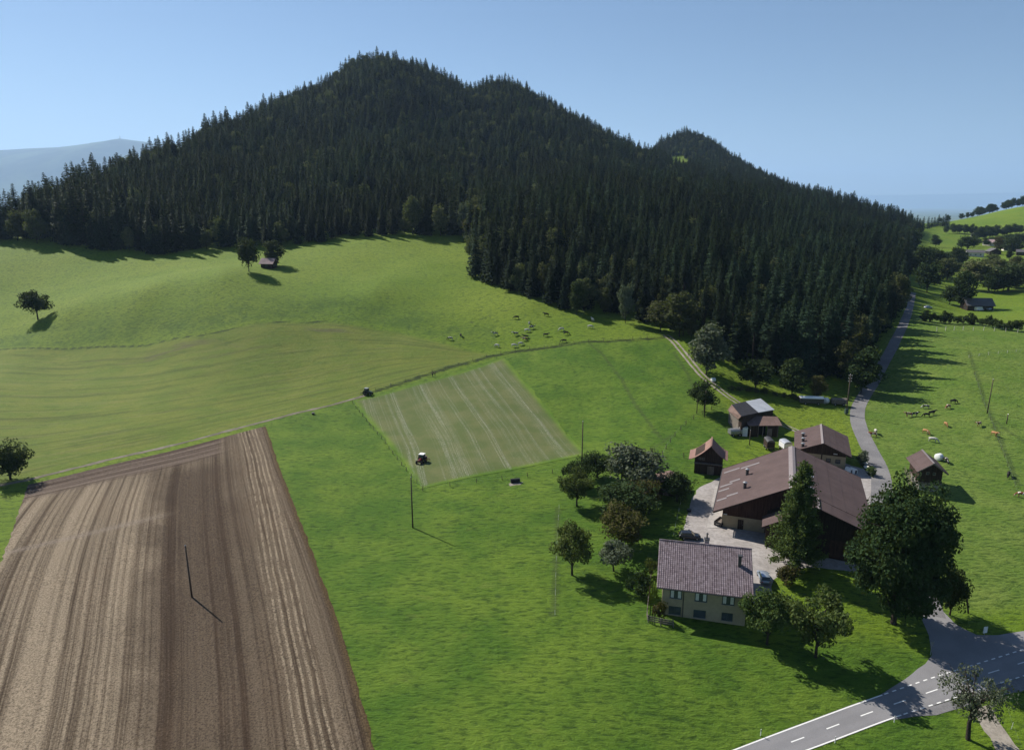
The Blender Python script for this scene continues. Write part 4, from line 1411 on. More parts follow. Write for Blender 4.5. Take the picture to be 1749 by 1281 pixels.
stair = empty('stair', (0, 0, 0)); stair.parent = GR.root
for k in range(9):
    f = k / 8
    MB().box(-3.5, 2.6 - 5.2 * f, .35 + 2.1 * (1 - f), -2.55, 3.0 - 5.2 * f, .43 + 2.1 * (1 - f)).build('tread', M['wood_grey'], stair)
for xx in (-3.5, -2.56):
    MB().bar((xx, 3.0, 2.5), (xx, -2.8, .1), .07, .22).build('stringer', M['wood_grey'], stair)
MB().bar((-3.5, 3.0, 3.45), (-3.5, -2.8, 1.05), .07, .09).build('handrail', M['wood_grey'], stair)
for f in (0, .33, .66, 1):
    MB().bar((-3.5, 3.0 - 5.8 * f, 2.4 - 2.4 * f), (-3.5, 3.0 - 5.8 * f, 3.45 - 2.4 * f), .07).build('baluster', M['wood_grey'], stair)
for xx in (-.65, .65):
    window(GR, (xx, -3.61, 4.6), (0, -1, 0), .65, .7, frame='wood_grey', mull=0, sill=False)
door(GR, (0, -3.26, .9), (0, -1, 0), 1.1, 1.9, 'wood_grey')

# ------------------------------------------------------------------ red tiled granary by the orchard
GL = House('granary', 'old timber granary with curved red tiled roof between orchard and sheds', 'granary', 48.3, 161.2, 1.2, .30)
glh = 7.55
gwl, gwr = 5.0, 4.0
walls(GL, 3.6, 2.9, 4.4, 4.5, 7.2, -2.4, 3.2, 'wood', -1.0, 'walls')
groof = empty('roof', (0, 0, 0)); groof.parent = GL.root
def curved(xe, ze, sgn, nseg=7):
    for i in range(nseg):
        f0, f1 = i / nseg, (i + 1) / nseg + .015
        def pt(f):
            f = min(f, 1)
            return xe * (1 - f), ze + (glh - ze) * (f ** 1.45)
        (xa, za), (xb, zb2) = pt(f0), pt(f1)
        za += .04
        q = ((xa, -3.3, za), (xb, -3.3, zb2), (xb, 3.6, zb2), (xa, 3.6, za)) if sgn < 0 else ((xa, -3.3, za), (xa, 3.6, za), (xb, 3.6, zb2), (xb, -3.3, zb2))
        fix_normals(MB().slab(*q, .10).build('tile_course', M['roof_red'], groof))
curved(-gwl, 3.75, -1); curved(gwr, 4.35, 1)
MB().bar((0, -3.35, glh + .06), (0, 3.65, glh + .06), .36, .10).build('ridge_cap', M['roof_red'], groof)
for xx in (-2.4, -1.6):
    window(GL, (xx, -2.42, 3.9), (0, -1, 0), .6, .6, frame='wood_grey', mull=0, sill=False)
door(GL, (.2, -2.44, 1.0), (0, -1, 0), 1.6, 2.3, 'wood_grey')
MB().box(-3.7, -3.1, 2.75, 3.0, -2.42, 2.9).build('gallery_floor', M['wood_grey'], GL.root)

# ------------------------------------------------------------------ sheds: dark and zinc roof with lean-to
def from_px(u, v, z):
    r = ray(u, v); t = (z - CAM_H) / r[2]
    return Vector((r[0] * t, r[1] * t, z))
sc_ = ground(1290, 735)
SH = House('shed', 'patched shed with half black half zinc roof and a rusty lean-to', 'shed', sc_.x, sc_.y, sc_.z, 0.0)
def SL(u, v, h):
    return SH.local(from_px(u, v, sc_.z + h))
A_, B_, C_, D_ = SL(1249.6, 691, 6.0), SL(1299, 680.6, 4.4), SL(1323, 699.8, 4.4), SL(1266, 711, 6.0)
mid_t, mid_b = A_.lerp(B_, .49), D_.lerp(C_, .5)
mid_t = SL(1273.6, 685.6, 5.22); mid_b = SL(1295.6, 704.6, 5.2)
shr = empty('roof', (0, 0, 0)); shr.parent = SH.root
fix_normals(MB().slab(A_, D_, mid_b, mid_t, .14).build('black_sheet', M['roof_dark'], shr))
up_ = Vector((0, 0, .03))
fix_normals(MB().slab(mid_t + up_, mid_b + up_, C_ + up_, B_ + up_, .14).build('zinc_sheet', M['roof_grey'], shr))
E_, F__ = SL(1242.7, 700.5, 4.6), SL(1260.6, 716.2, 4.6)
fix_normals(MB().slab(A_ + up_, E_, F__, D_ + up_, .12).build('brown_sheet', M['roof_rust'], shr))
def wall_between(pts, mat, name, zb=-1.2):
    vs = [Vector((p.x, p.y, zb)) for p in pts] + list(pts)
    n = len(pts)
    m = MB().add(vs, [(i, i + 1, i + 1 + n, i + n) for i in range(n - 1)])
    o = m.build(name, M[mat], SH.root)
    md = o.modifiers.new('thick', 'SOLIDIFY'); md.thickness = .15; md.offset = 0
    return o
def ins(p, q, f, dz=-.22):
    r_ = p.lerp(q, f); r_.z += dz
    return r_
ctr_ = (A_ + B_ + C_ + D_) / 4
iA, iB, iC, iD, iE, iF = [p.lerp(Vector((ctr_.x, ctr_.y, p.z)), .07) - Vector((0, 0, .22)) for p in (A_, B_, C_, D_, E_, F__)]
wall_between([iE, iF], 'wood_grey', 'side_wall')
wall_between([iF, iD, mid_b.lerp(ctr_, .07) - Vector((0, 0, .25)), iC], 'wood', 'front_wall')
wall_between([iC, iB], 'wood', 'side_wall')
wall_between([iB, mid_t.lerp(ctr_, .07) - Vector((0, 0, .25)), iA, iE], 'wood', 'back_wall')
l0, l1, l2, l3 = SL(1268.8, 710, 4.3), SL(1328, 711.4, 4.2), SL(1336.5, 726.8, 3.0), SL(1279, 727.2, 3.05)
lro = empty('lean_to_roof', (0, 0, 0)); lro.parent = SH.root
for k in range(6):
    f0, f1 = k / 6, (k + 1) / 6 - .004
    fix_normals(MB().slab(l0.lerp(l1, f0), l3.lerp(l2, f0), l3.lerp(l2, f1), l0.lerp(l1, f1), .09).build('roof_sheet', M['roof_rust'], lro))
q3, q2 = l3.lerp(l0, .10) + Vector((.5, 0, -.2)), l2.lerp(l1, .10) + Vector((-.9, 0, -.2))
q0, q1 = l0 + Vector((.6, 0, -.3)), l1 + Vector((-.9, 0, -.3))
wall_between([q0, q3], 'wood', 'side_wall'); wall_between([q3, q3.lerp(q2, .30)], 'wood', 'front_wall')
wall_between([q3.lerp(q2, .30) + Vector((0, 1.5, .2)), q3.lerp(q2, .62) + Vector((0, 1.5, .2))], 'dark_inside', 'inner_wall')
wall_between([q3.lerp(q2, .62), q2], 'wood', 'front_wall'); wall_between([q2, q1], 'wood', 'side_wall')
for f in (.02, .30, .46, .62, .98):
    p = q3.lerp(q2, f) + Vector((0, -.12, 0))
    MB().bar((p.x, p.y, -1), (p.x, p.y, p.z), .16).build('post', M['wood_grey'], SH.root)
dcen = q3.lerp(q2, .70); dn = Vector((0, -1, 0))
MB().box(dcen.x - .6, dcen.y - .22, -.2, dcen.x + .6, dcen.y - .14, 2.0).build('door', M['wood_grey'], SH.root)

# white box container at the lean-to's side
cb = ground(1268, 742)
CT = tag(empty('storage_container', cb, -.15), 'white box container wedged against the left end of the rusty lean-to', 'container')
ctb = MB().box(-1.1, -1.3, -.2, 1.1, 1.3, 2.3).build('box', M['white'], CT)
for k in range(5):
    MB().box(-1.14, -1.2 + .55 * k, 0, -1.1, -1.05 + .55 * k, 2.2).build('rib', M['metal'], CT)
MB().box(-1.2, -1.4, 2.3, 1.2, 1.4, 2.38).build('lid', M['white'], CT)

# ------------------------------------------------------------------ orchard shed
oc = ground(1140, 838)
OS = House('shed', 'small brown roofed shed half hidden by orchard trees', 'shed', oc.x, oc.y, oc.z, math.radians(20))
walls(OS, 2.6, 2.6, 2.6, 2.6, 3.6, -2.8, 2.8, 'wood', -.8)
osr = empty('roof', (0, 0, 0)); osr.parent = OS.root
courses(OS, -3.3, 2.5, 0, 3.75, -3.3, 3.3, 3, 'roof_rust', .1, 'roof_sheet', osr)
courses(OS, 3.3, 2.5, 0, 3.75, -3.3, 3.3, 3, 'roof_rust', .1, 'roof_sheet', osr)
door(OS, (0, -2.84, .9), (0, -1, 0), 1.2, 1.9, 'wood_grey')
window(OS, (1.6, -2.81, 1.4), (0, -1, 0), .7, .7, frame='wood_grey', mull=0)

# ------------------------------------------------------------------ far buildings
def far_house(u, v, wpx, label, az, hw_ratio=.55, eave=3.2, pitch=.5, roofm='roof_slate', wallm='plaster_white', name='house', cat='house', boards=None, nwin=3):
    p = ground(u, v)
    s = scale_at(p)
    L = wpx / s / 2
    W = L * hw_ratio
    h = House(name, label, cat, p.x, p.y, p.z, az)
    rH = eave + W * pitch
    walls(h, W, W, eave, eave, rH - .1, -L + .6, L - .6, wallm, -2.5)
    if boards:
        fix_normals(MB().prism([(-W - .03, eave * .5), (W + .03, eave * .5), (W + .03, eave), (0, rH - .05), (-W - .03, eave)], -L + .52, L - .52).build('upper_boards', M[boards], h.root))
    r = empty('roof', (0, 0, 0)); r.parent = h.root
    e = W + .9
    ze = eave - .9 * pitch * .9
    for sg in (-1, 1):
        courses(h, sg * e, ze, 0, rH, -L - .2, L + .2, 2, roofm, .16, 'roof_sheet', r)
    for k in range(nwin):
        yy = (k - (nwin - 1) / 2) * (2 * L - 3) / max(nwin, 1)
        for sg in (-1, 1):
            window(h, (sg * (W + .02), yy, eave * .45), (sg, 0, 0), 1.3, 1.1, mull=1, sill=False, frame='frame_green')
    for xx in (-W * .45, W * .45):
        for sg in (-1, 1):
            window(h, (xx, sg * (L - .58), eave * .45), (0, sg, 0), 1.1, 1.1, mull=1, sill=False)
    return h
R_ = math.radians
fbm = far_house(1667, 529, 44, 'low barn with slate grey roof and parked van beyond the hedge', R_(-82), .62, 3.4, .72, 'roof_slate', 'wood', 'barn', 'barn', None, 2)
far_house(460, 457, 25, 'tiny hut with pale pink roof between two trees below the forest', R_(-80), .70, 2.6, .80, 'roof_pink', 'wood', 'hut', 'hut', None, 1)
far_house(1633, 441, 20, 'white farmhouse with red roof among trees in the far valley', R_(70), .8, 4.5, .5, 'roof_red', 'plaster_white', boards=None)
far_house(1664, 438, 27, 'long white house with dark roof in the far hamlet', R_(-70), .55, 4.2, .5, 'roof_slate', 'plaster_white')
far_house(1696, 434, 18, 'small house with grey hipped gable in front of the hamlet', R_(10), 1.0, 3.0, .55, 'roof_slate', 'wood')
far_house(1690, 420, 18, 'pale gabled house behind the dark copse of the hamlet', R_(-30), .8, 4.5, .6, 'roof_pink', 'plaster_white')
far_house(1665, 405, 12, 'house with bright red roof at the top of the hamlet', R_(60), .8, 4.2, .6, 'roof_red', 'plaster_white')
far_house(1720, 428, 15, 'white gabled house left of the round dark tree', R_(20), .9, 5.0, .6, 'roof_slate', 'plaster_white')
far_house(1745, 436, 18, 'grey roofed house at the right edge of the hamlet', R_(-60), .7, 3.6, .55, 'roof_slate', 'wood')
far_house(1572, 452, 17, 'pale roofed house behind the tree beside the wood', R_(60), .8, 4.5, .6, 'roof_pink', 'plaster_white')

# ------------------------------------------------------------------ trees standing by themselves
LIME = Proto('lime', broadleaf(501, 24, 21, .05, 150, 330, .36, .55, .55, 0, 1.0, .42), 'leaf_dark')
LARCH = Proto('larch', larch(502), 'larch')
APPLE = [Proto('apple%d' % i, broadleaf(510 + i, 6.5, 8.0, .20, 48, 120, .21, .17, .60), 'leaf') for i in range(2)]
OLD = Proto('old_fruit', broadleaf(520, 7, 9.5, .38, 40, 68, .18, .26, .55), 'leaf_grey', 'bark')
tree_at(LIME, 1526, 1064, 826, 158, 'huge dark broadleaf tree beside the junction lane', 'leaf_dark', 'lime_tree')
tree_at(LARCH, 1357, 972, 797, 86, 'tall feathery larch in front of the big barn', None, 'larch_tree')
tree_at(APPLE[0], 1310, 1100, 1012, 92, 'leafy fruit tree touching the right corner of the farmhouse', 'leaf', 'fruit_tree')
tree_at(APPLE[1], 1393, 1122, 1020, 108, 'wide fruit tree casting shade on the grass below the larch', 'leaf', 'fruit_tree')
tree_at(OLD, 1653, 1262, 1153, 112, 'gnarled half bare fruit tree beside the gravel path', 'leaf_grey', 'fruit_tree')
tree_at(BRD[1], 1622, 1050, 968, 46, 'smaller dark tree leaning out right of the huge tree', 'leaf_dark', 'tree')
tree_at(APPLE[0], 977, 982, 896, 80, 'open crowned apple tree at the lower left of the orchard', 'leaf', 'apple_tree')
tree_at(BRD_OPEN[0], 1048, 975, 926, 56, 'small silvery fruit tree at the lower end of the orchard', 'leaf_grey', 'fruit_tree')
tree_at(BRD[0], 1060, 932, 862, 80, 'brownish pear tree in the middle of the orchard', 'leaf_brown', 'pear_tree')
tree_at(APPLE[1], 985, 864, 805, 62, 'dark fruit tree at the left rim of the orchard', 'leaf', 'fruit_tree')
tree_at(BRD[2], 983, 834, 779, 42, 'narrow dark fruit tree below the tall pole', 'leaf_dark', 'fruit_tree')
tree_at(BRD[3], 1021, 816, 770, 52, 'round fruit tree at the upper left of the orchard', 'leaf_dark', 'fruit_tree')
tree_at(BRD[0], 1080, 840, 757, 94, 'largest silvery willow like tree at the top of the orchard', 'leaf_grey', 'willow_tree')
tree_at(BRD[2], 1066, 888, 818, 98, 'dense dark green tree in the thick of the orchard', 'leaf_dark', 'tree')
tree_at(BRD[1], 1100, 872, 820, 50, 'dark reddish brown tree in front of the small orchard shed', 'leaf_brown', 'tree')
tree_at(BRD[3], 1156, 856, 803, 54, 'round dark tree beside the curving yard drive', 'leaf_dark', 'tree')
tree_at(BRD_OPEN[1], 1203, 703, 646, 50, 'lone round tree beside the cart track above the sheds', 'leaf_dark', 'tree')
tree_at(BRD_OPEN[2], 65, 546, 494, 44, 'lone leaning tree on the far left meadow', 'leaf_dark', 'tree')
tree_at(BRD[2], 18, 818, 748, 62, 'round dark tree cut by the left picture edge beside the ploughed field', 'leaf_dark', 'tree')
tree_at(BRD_FOREST[0], 425, 464, 405, 37, 'tall egg shaped tree left of the tiny pink roofed hut', 'leaf_dark', 'tree')
tree_at(BRD_FOREST[1], 468, 454, 410, 36, 'egg shaped tree right behind the tiny pink roofed hut', 'leaf_dark', 'tree')
tree_at(BUSH[0], 1343, 1000, 962, 40, 'reddish shrub at the yard corner beside the larch', 'leaf_brown', 'shrub', 'shrub')
tree_at(BUSH[1], 1090, 1014, 978, 44, 'dark shrub outside the garden fence of the farmhouse', 'leaf_dark', 'shrub', 'shrub')
tree_at(BUSH[2], 1108, 982, 955, 26, 'light green bush beside the upper left of the farmhouse', 'leaf', 'shrub', 'shrub')
tree_at(BUSH[0], 1127, 1058, 1026, 26, 'yellow green bush inside the farmhouse garden fence', 'leaf_brown', 'shrub', 'shrub')
tree_at(BUSH[1], 1474, 792, 768, 24, 'grey green shrub on the grass island beside the lane', 'leaf_grey', 'shrub', 'shrub')
tree_at(BUSH[2], 1489, 812, 796, 20, 'low shrub at the tip of the grass island', 'leaf', 'shrub', 'shrub')
tree_at(BRD[1], 1380, 968, 925, 30, 'slim sapling right beside the larch trunk', 'larch', 'sapling')

# broadleaf trees at the rim of the wood
for k, (u, v, vt, w, mat, lab) in enumerate([
        (1128, 566, 512, 52, 'leaf_mix', 'round beech at the corner where the cart track meets the wood'),
        (1160, 575, 498, 66, 'leaf_mix', 'large brownish beech overhanging the cart track'),
        (1206, 640, 552, 66, 'leaf_grey', 'pale silvery willow beside the cart track'),
        (1068, 552, 482, 28, 'leaf_grey', 'slim pale tree against the dark spruces above the cattle'),
        (985, 538, 478, 30, 'leaf_dark', 'slender broadleaf tree at the meadow edge of the wood'),
        (808, 412, 352, 36, 'leaf_brown', 'autumn tinged tree where the two woods meet'),
        (795, 405, 345, 26, 'leaf_grey', 'pale trunked tree at the inner corner of the wood'),
        (705, 401, 335, 36, 'leaf_mix', 'broad pale tree at the upper meadow edge'),
        (1352, 676, 612, 50, 'leaf_dark', 'rounded tree in front of the dark spruces above the stable'),
        (1290, 665, 612, 60, 'leaf_dark', 'broad dark tree at the wood edge above the sheds'),
        (1395, 682, 640, 30, 'leaf_brown', 'small yellowish bush tree at the wood edge'),
        (1470, 672, 590, 60, 'leaf_dark', 'dark tree at the corner of the wood by the lane')]):
    tree_at(BRD_FOREST[k % 3], u, v, vt, w, lab, mat, 'broadleaf_tree')

# valley on the right
for k, (u, v, vt, w, mat, lab) in enumerate([
        (1583, 500, 446, 44, 'leaf_dark', 'large dark tree in the pasture right of the wood'),
        (1572, 470, 420, 40, 'leaf_dark', 'dark tree close to the wood in the right valley'),
        (1600, 470, 424, 44, 'leaf_dark', 'dark broad tree behind the large pasture tree'),
        (1556, 430, 388, 30, 'leaf_dark', 'dark tree at the end of the wood'),
        (1640, 526, 462, 44, 'leaf_dark', 'tall dark tree beside the slate roofed barn'),
        (1622, 520, 486, 28, 'leaf_dark', 'lower dark tree left of the slate roofed barn'),
        (1662, 496, 441, 50, 'leaf_mix', 'sunlit round tree behind the slate roofed barn'),
        (1618, 478, 440, 40, 'leaf_mix', 'greyish tree left of the sunlit round tree'),
        (1632, 462, 420, 24, 'leaf_dark', 'dark spire shaped tree before the red roofed farmhouse'),
        (1722, 496, 448, 62, 'leaf_dark', 'broadest dark tree on the right valley slope'),
        (1744, 478, 446, 36, 'leaf_mix', 'pale tree right of the broadest dark tree'),
        (1692, 462, 432, 30, 'leaf_mix', 'greyish round tree below the hamlet'),
        (1697, 485, 452, 34, 'leaf_mix', 'brownish round tree above the slate roofed barn'),
        (1727, 434, 404, 34, 'leaf_dark', 'round dark tree between the hamlet houses'),
        (1708, 430, 404, 26, 'leaf_brown', 'yellowish tree in the middle of the hamlet'),
        (1652, 428, 402, 30, 'leaf_dark', 'dark tree left of the long white house'),
        (1723, 443, 428, 12, 'needles', 'small dark conifer on the hamlet meadow'),
        (1598, 422, 400, 18, 'leaf_dark', 'small dark tree on the far green field'),
        (1742, 420, 398, 26, 'leaf_dark', 'tree at the right edge above the hamlet')]):
    tree_at(BRD_FOREST[k % 3], u, v, vt, w, lab, mat, 'valley_tree')

def row_of(n, line_px, hpx, wpx, label, group, mat, name='tree', kinds=BRD_FOREST, jit=3):
    q = np.linspace(0, 1, n)
    us = np.interp(q, np.linspace(0, 1, len(line_px)), [p[0] for p in line_px]); vs = np.interp(q, np.linspace(0, 1, len(line_px)), [p[1] for p in line_px])
    for u, v in zip(us, vs):
        u2, v2 = u + random.uniform(-jit, jit), v + random.uniform(-.5, .5)
        h = hpx * random.uniform(.7, 1.25)
        tree_at(random.choice(kinds), u2, v2 + 1, v2 - h, wpx * random.uniform(.8, 1.25), label, mat, name, 'tree', group)
row_of(12, [(1560, 462), (1600, 452), (1640, 448)], 26, 24, 'dark tree in the thicket right of the wood', 'trees in the thicket right of the wood', 'leaf_dark', 'valley_tree', BRD_FOREST, 6)
row_of(9, [(1690, 500), (1720, 494), (1760, 486)], 26, 24, 'dark tree in the belt above the hedge on the right', 'trees in the belt above the hedge', 'leaf_dark', 'valley_tree', BRD_FOREST, 6)
row_of(9, [(1672, 470), (1705, 468), (1749, 462)], 24, 26, 'bushy tree on the slope below the hamlet', 'trees on the slope below the hamlet', 'leaf_mix', 'valley_tree', BRD_FOREST, 6)
row_of(8, [(1640, 425), (1690, 418), (1735, 414)], 15, 16, 'small tree between the hamlet roofs', 'trees between the hamlet roofs', 'leaf_dark', 'valley_tree', BRD_FOREST, 6)
row_of(16, [(1618, 397), (1660, 399), (1700, 402)], 14, 11, 'dark tree in the dense row above the hamlet', 'trees in the row above the hamlet', 'leaf_dark')
row_of(14, [(1668, 408), (1700, 404), (1740, 398)], 17, 13, 'dark tree in the copse behind the hamlet', 'trees in the copse behind the hamlet', 'leaf_dark')
row_of(9, [(1600, 373), (1650, 365), (1690, 361)], 9, 8, 'small dark tree at the low end of the far ridge skyline', 'trees at the low end of the far ridge', 'leaf_dark', jit=8)
row_of(22, [(1668, 363), (1700, 357), (1740, 350), (1775, 345)], 14, 13, 'dark tree in the skyline clump on the far ridge', 'trees in the far ridge clump', 'leaf_dark', jit=9)
row_of(8, [(1575, 392), (1600, 386), (1620, 386)], 20, 9, 'dark spruce beyond the end of the wood', 'spruces beyond the end of the wood', None, 'spruce_tree', SPR_LOW, 2)
row_of(16, [(1582, 548), (1620, 551), (1660, 553), (1700, 560), (1740, 566)], 17, 17, 'bush in the hedge below the slate roofed barn', 'hedge bushes below the slate roofed barn', 'leaf_dark', 'hedge_bush', BUSH, 3)
row_of(10, [(1250, 666), (1290, 670), (1340, 678), (1372, 684)], 8, 12, 'low bush along the wood edge above the sheds', 'low bushes along the wood edge', 'leaf_mix', 'wood_edge_bush', BUSH, 3)

# ------------------------------------------------------------------ poles
M['pole'] = plain('pole_wood', (.10, .075, .058), .9, .1, .3, 2)
def pole(u, v, vtop, label, lean=(0, 0), arms=0, r=.14, name='utility_pole', cat='pole'):
    p = ground(u, v); s = scale_at(p)
    dep = math.atan2(CAM_H - p.z, math.hypot(p.x, p.y))
    h = (v - vtop) / (s * math.cos(dep))
    o = tag(empty(name, p), label, cat)
    top = Vector((lean[0], lean[1], h))
    MB().tube([(0, 0, -.5), tuple(top * .5), tuple(top)], [r * 1.15, r, r * .8], 9).build('shaft', M['pole'], o, True)
    MB().tube([tuple(top), tuple(top + Vector((0, 0, .12)))], [r * 1.0, .03], 9).build('cap', M['metal'], o)
    for k in range(arms):
        z = h - .4 - .9 * k
        a = MB().bar((-.55, 0, z), (.55, 0, z), .10, .10).build('crossarm', M['metal'], o)
        for x in (-.45, .45):
            MB().tube([(x, 0, z + .05), (x, 0, z + .28)], [.06, .04], 7).build('insulator', M['white'], a)
    return o
pole(328, 1020, 935, 'wooden pole standing in the ploughed field', (-.1, 0))
pole(705, 901, 818, 'wooden pole in the meadow beside the mown field corner')
pole(993, 822, 723, 'tall wooden pole rising behind the orchard trees')
tp = pole(1445, 708, 640, 'transformer pole with insulator arms at the lane bend', (0, 0), 3, .17)
MB().box(-.45, -.45, .3, .45, .35, 1.9).build('transformer_box', M['frame_green'], tp)
pole(1686, 706, 648, 'wooden pole in the cattle pasture on the right', (.15, 0))
pole(1719, 724, 707, 'short post right of the pasture pole', (0, 0), 0, .13, 'fence_post', 'post')
pole(1190, 706, 672, 'thin pole left of the lone tree beside the cart track', (0, 0), 0, .11)
pole(1203, 712, 668, 'thin pole just in front of the lone tree', (0, 0), 0, .11)
pole(1280, 760, 735, 'post in front of the rusty lean-to', (0, 0), 0, .12, 'lamp_post', 'post')
pole(1655, 1047, 1000, 'leaning pole beside the small dark tree near the junction', (-1.3, .2), 0, .13)

# ------------------------------------------------------------------ fences
M['wire_grey'] = plain('wire_grey', (.22, .22, .2), .7, .2, .1, 3)
def fence(line_px, gap, label, hpost=1.1, r=.06, mat='pole', wires=2, name='wire_fence', wmat='metal', jit=.1, line=None):
    l = plan(line_px) if line is None else line
    seg = np.hypot(*np.diff(l, axis=0).T); tot = seg.sum()
    n = max(2, int(tot / gap) + 1)
    q = resample(l, n)[0]
    z = height(q[:, 0], q[:, 1])
    o = tag(empty(name, (q[0, 0], q[0, 1], z[0])), label, 'fence')
    base = Vector((q[0, 0], q[0, 1], z[0]))
    me = MB().tube([(0, 0, -.3), (0, 0, hpost)], [r, r * .85], 6).mesh('fence_post', M[mat])
    for i in range(n):
        p = bpy.data.objects.new('post', me)
        p.location = Vector((q[i, 0], q[i, 1], z[i])) - base
        p.rotation_euler = (random.gauss(0, jit * .5), random.gauss(0, jit * .5), 0)
        p.scale = (1, 1, random.uniform(.85, 1.15))
        link(p, o)
    for k in range(wires):
        hz = hpost * (.9 - .4 * k)
        MB().tube([tuple(Vector((q[i, 0], q[i, 1], z[i] + hz)) - base) for i in range(n)], .008, 3).build('wire', M[wmat], o)
    return o
fence([(642, 668), (700, 650), (770, 627), (830, 611), (890, 599), (960, 590), (1040, 583), (1130, 577)], 5.5, 'post and wire fence along the dark ditch below the cattle', 1.2, .09)
fence([(603, 690), (650, 748), (690, 800), (722, 838)], 4.5, 'post and wire fence down the left side of the mown field', 1.1, .08)
fence([(722, 838), (790, 828), (870, 818), (985, 802)], 6.0, 'post and wire fence along the lower edge of the mown field', 1.2, .08)
fence([(1129, 792), (1133, 774), (1150, 748), (1172, 725), (1190, 712), (1215, 700)], 4.5, 'old post fence running up behind the red tiled granary', 1.3, .10)
fence([(1129, 792), (1150, 786), (1168, 782)], 4.0, 'short fence between orchard shed and red tiled granary', 1.3, .10)
fence([(955, 868), (951, 930), (949, 990), (948, 1050)], 5.0, 'white electric tape fence along the left of the orchard', 1.0, .025, 'white', 1, 'electric_fence', 'wire_grey')
fence([(1162, 862), (1156, 890), (1151, 915)], 3.5, 'white electric tape fence beside the yard drive', 1.0, .025, 'white', 1, 'electric_fence', 'wire_grey')
fence([(1600, 566), (1640, 564), (1690, 565), (1738, 568)], 4.0, 'pale post fence in front of the hedge on the right', 1.6, .12, 'plaster_white', 1, 'paddock_fence')
fence([(1655, 611), (1700, 605), (1749, 600), (1800, 595)], 4.0, 'pale wire fence across the right pasture', 1.1, .07, 'plaster_white', 2, 'paddock_fence', 'plaster_white')
fence([(1664, 640), (1680, 690), (1700, 740), (1722, 800), (1740, 850)], 6.0, 'wire fence running down the right cattle pasture', 1.1, .06)
fence([(1712, 1195), (1720, 1225), (1735, 1265), (1749, 1300)], 4.0, 'white electric tape fence right of the gravel path', 1.0, .025, 'white', 1, 'electric_fence', 'wire_grey')
# garden fence of the farmhouse
gf = fence([(1112, 985), (1107, 1030), (1104, 1062), (1128, 1068), (1150, 1071)], 1.8, 'weathered wooden garden fence around the farmhouse corner', 1.3, .09, 'wood_grey', 0, 'garden_fence')
gl = plan([(1112, 985), (1107, 1030), (1104, 1062), (1128, 1068), (1150, 1071)])
gq = resample(gl, 14)[0]; gz_ = height(gq[:, 0], gq[:, 1])
for hgt in (.45, .8, 1.15):
    for i in range(13):
        a = Vector((gq[i, 0], gq[i, 1], gz_[i] + hgt)) - gf.location; b = Vector((gq[i + 1, 0], gq[i + 1, 1], gz_[i + 1] + hgt)) - gf.location
        MB().bar(a, b, .05, .16).build('rail', M['wood_grey'], gf)

# ------------------------------------------------------------------ signs and road posts
def heading(az):
    return -az
def sign(u, v, h, w, ht, label, face='white', back=True, tri=False, rz=0.0, cat='sign'):
    p = ground(u, v)
    o = tag(empty('road_sign', p, rz), label, cat)
    MB().tube([(0, 0, -.3), (0, 0, h)], .04, 8).build('post', M['metal'], o)
    if tri:
        MB().add([(-w / 2, -.06, h), (w / 2, -.06, h), (0, -.06, h - w * .87), (-w / 2, -.03, h), (w / 2, -.03, h), (0, -.03, h - w * .87)],
                 [(0, 2, 1), (3, 4, 5), (0, 1, 4, 3), (1, 2, 5, 4), (2, 0, 3, 5)]).build('sign_plate', M[face], o)
    else:
        MB().box(-w / 2, -.07, h - ht, w / 2, -.045, h).build('sign_plate', M[face], o)
    return o
M['sign_yellow'] = plain('sign_yellow', (.62, .50, .16), .6, .3, .1, 4)
M['sign_red'] = plain('sign_red', (.45, .04, .04), .5, .3, .1, 4)
sign(1589, 1118, 2.3, .9, .8, 'back of a triangular road sign at the junction corner', 'metal', True, True, .3)
sign(1681, 1085, 1.6, .75, 1.1, 'small white board on the grass in the shade across the junction', 'white', True, False, .2)
sign(1711, 1196, 2.2, .75, .85, 'grey back of a road sign beside the main road', 'metal', True, False, -.3)
wsg = sign(1714, 1186, 2.6, .9, .22, 'yellow footpath fingerpost beside the grey sign', 'sign_yellow', True, False, .5)
MB().box(-.3, -.07, 2.05, .6, -.045, 2.27).build('sign_plate', M['sign_yellow'], wsg)
for u, v, lab in ((1299, 1256, 'slim white road post at the bend near the bottom edge'), (1426, 1268, 'slim white road post on the lower verge nearest the bottom edge'),
                  (1527, 1233, 'slim white road post on the lower verge left of the gnarled tree')):
    p = ground(u, v)
    o = tag(empty('road_post', p), lab, 'road post')
    MB().tube([(0, 0, -.2), (0, 0, 1.0)], [.06, .045], 6).build('post', M['white'], o)
    MB().box(-.05, -.06, .72, .05, -.04, .88).build('reflector', M['black'], o)

# ------------------------------------------------------------------ vehicles
def paint(name, col, metal=.3):
    t = NT(name, .28, .5); t.color(col); t.b.inputs['Metallic'].default_value = metal
    t.b.inputs['Coat Weight'].default_value = .5
    return t.m
M['car_dark'] = paint('car_dark', (.022, .026, .034))
M['car_silver'] = paint('car_silver', (.36, .42, .52), .5)
M['car_white'] = paint('van_white', (.72, .72, .70), 0)
M['tractor_red'] = paint('tractor_red', (.14, .022, .02), 0)
M['tractor_dark'] = paint('tractor_dark', (.035, .05, .04), 0)
M['rubber'] = plain('rubber', (.022, .021, .020), .9, .1, .3, 6)

def wheel(parent, x, y, r, w, name='wheel', rim='metal'):
    o = MB().tube([(x - w / 2, y, r), (x - w * .32, y, r), (x + w * .32, y, r), (x + w / 2, y, r)], [r * .86, r, r, r * .86], 16).build(name, M['rubber'], parent)
    sg = 1 if x > 0 else -1
    MB().tube([(x + sg * w * .40, y, r), (x + sg * w * .54, y, r)], [r * .58, r * .50], 12).build('rim', M[rim], o)
    return o

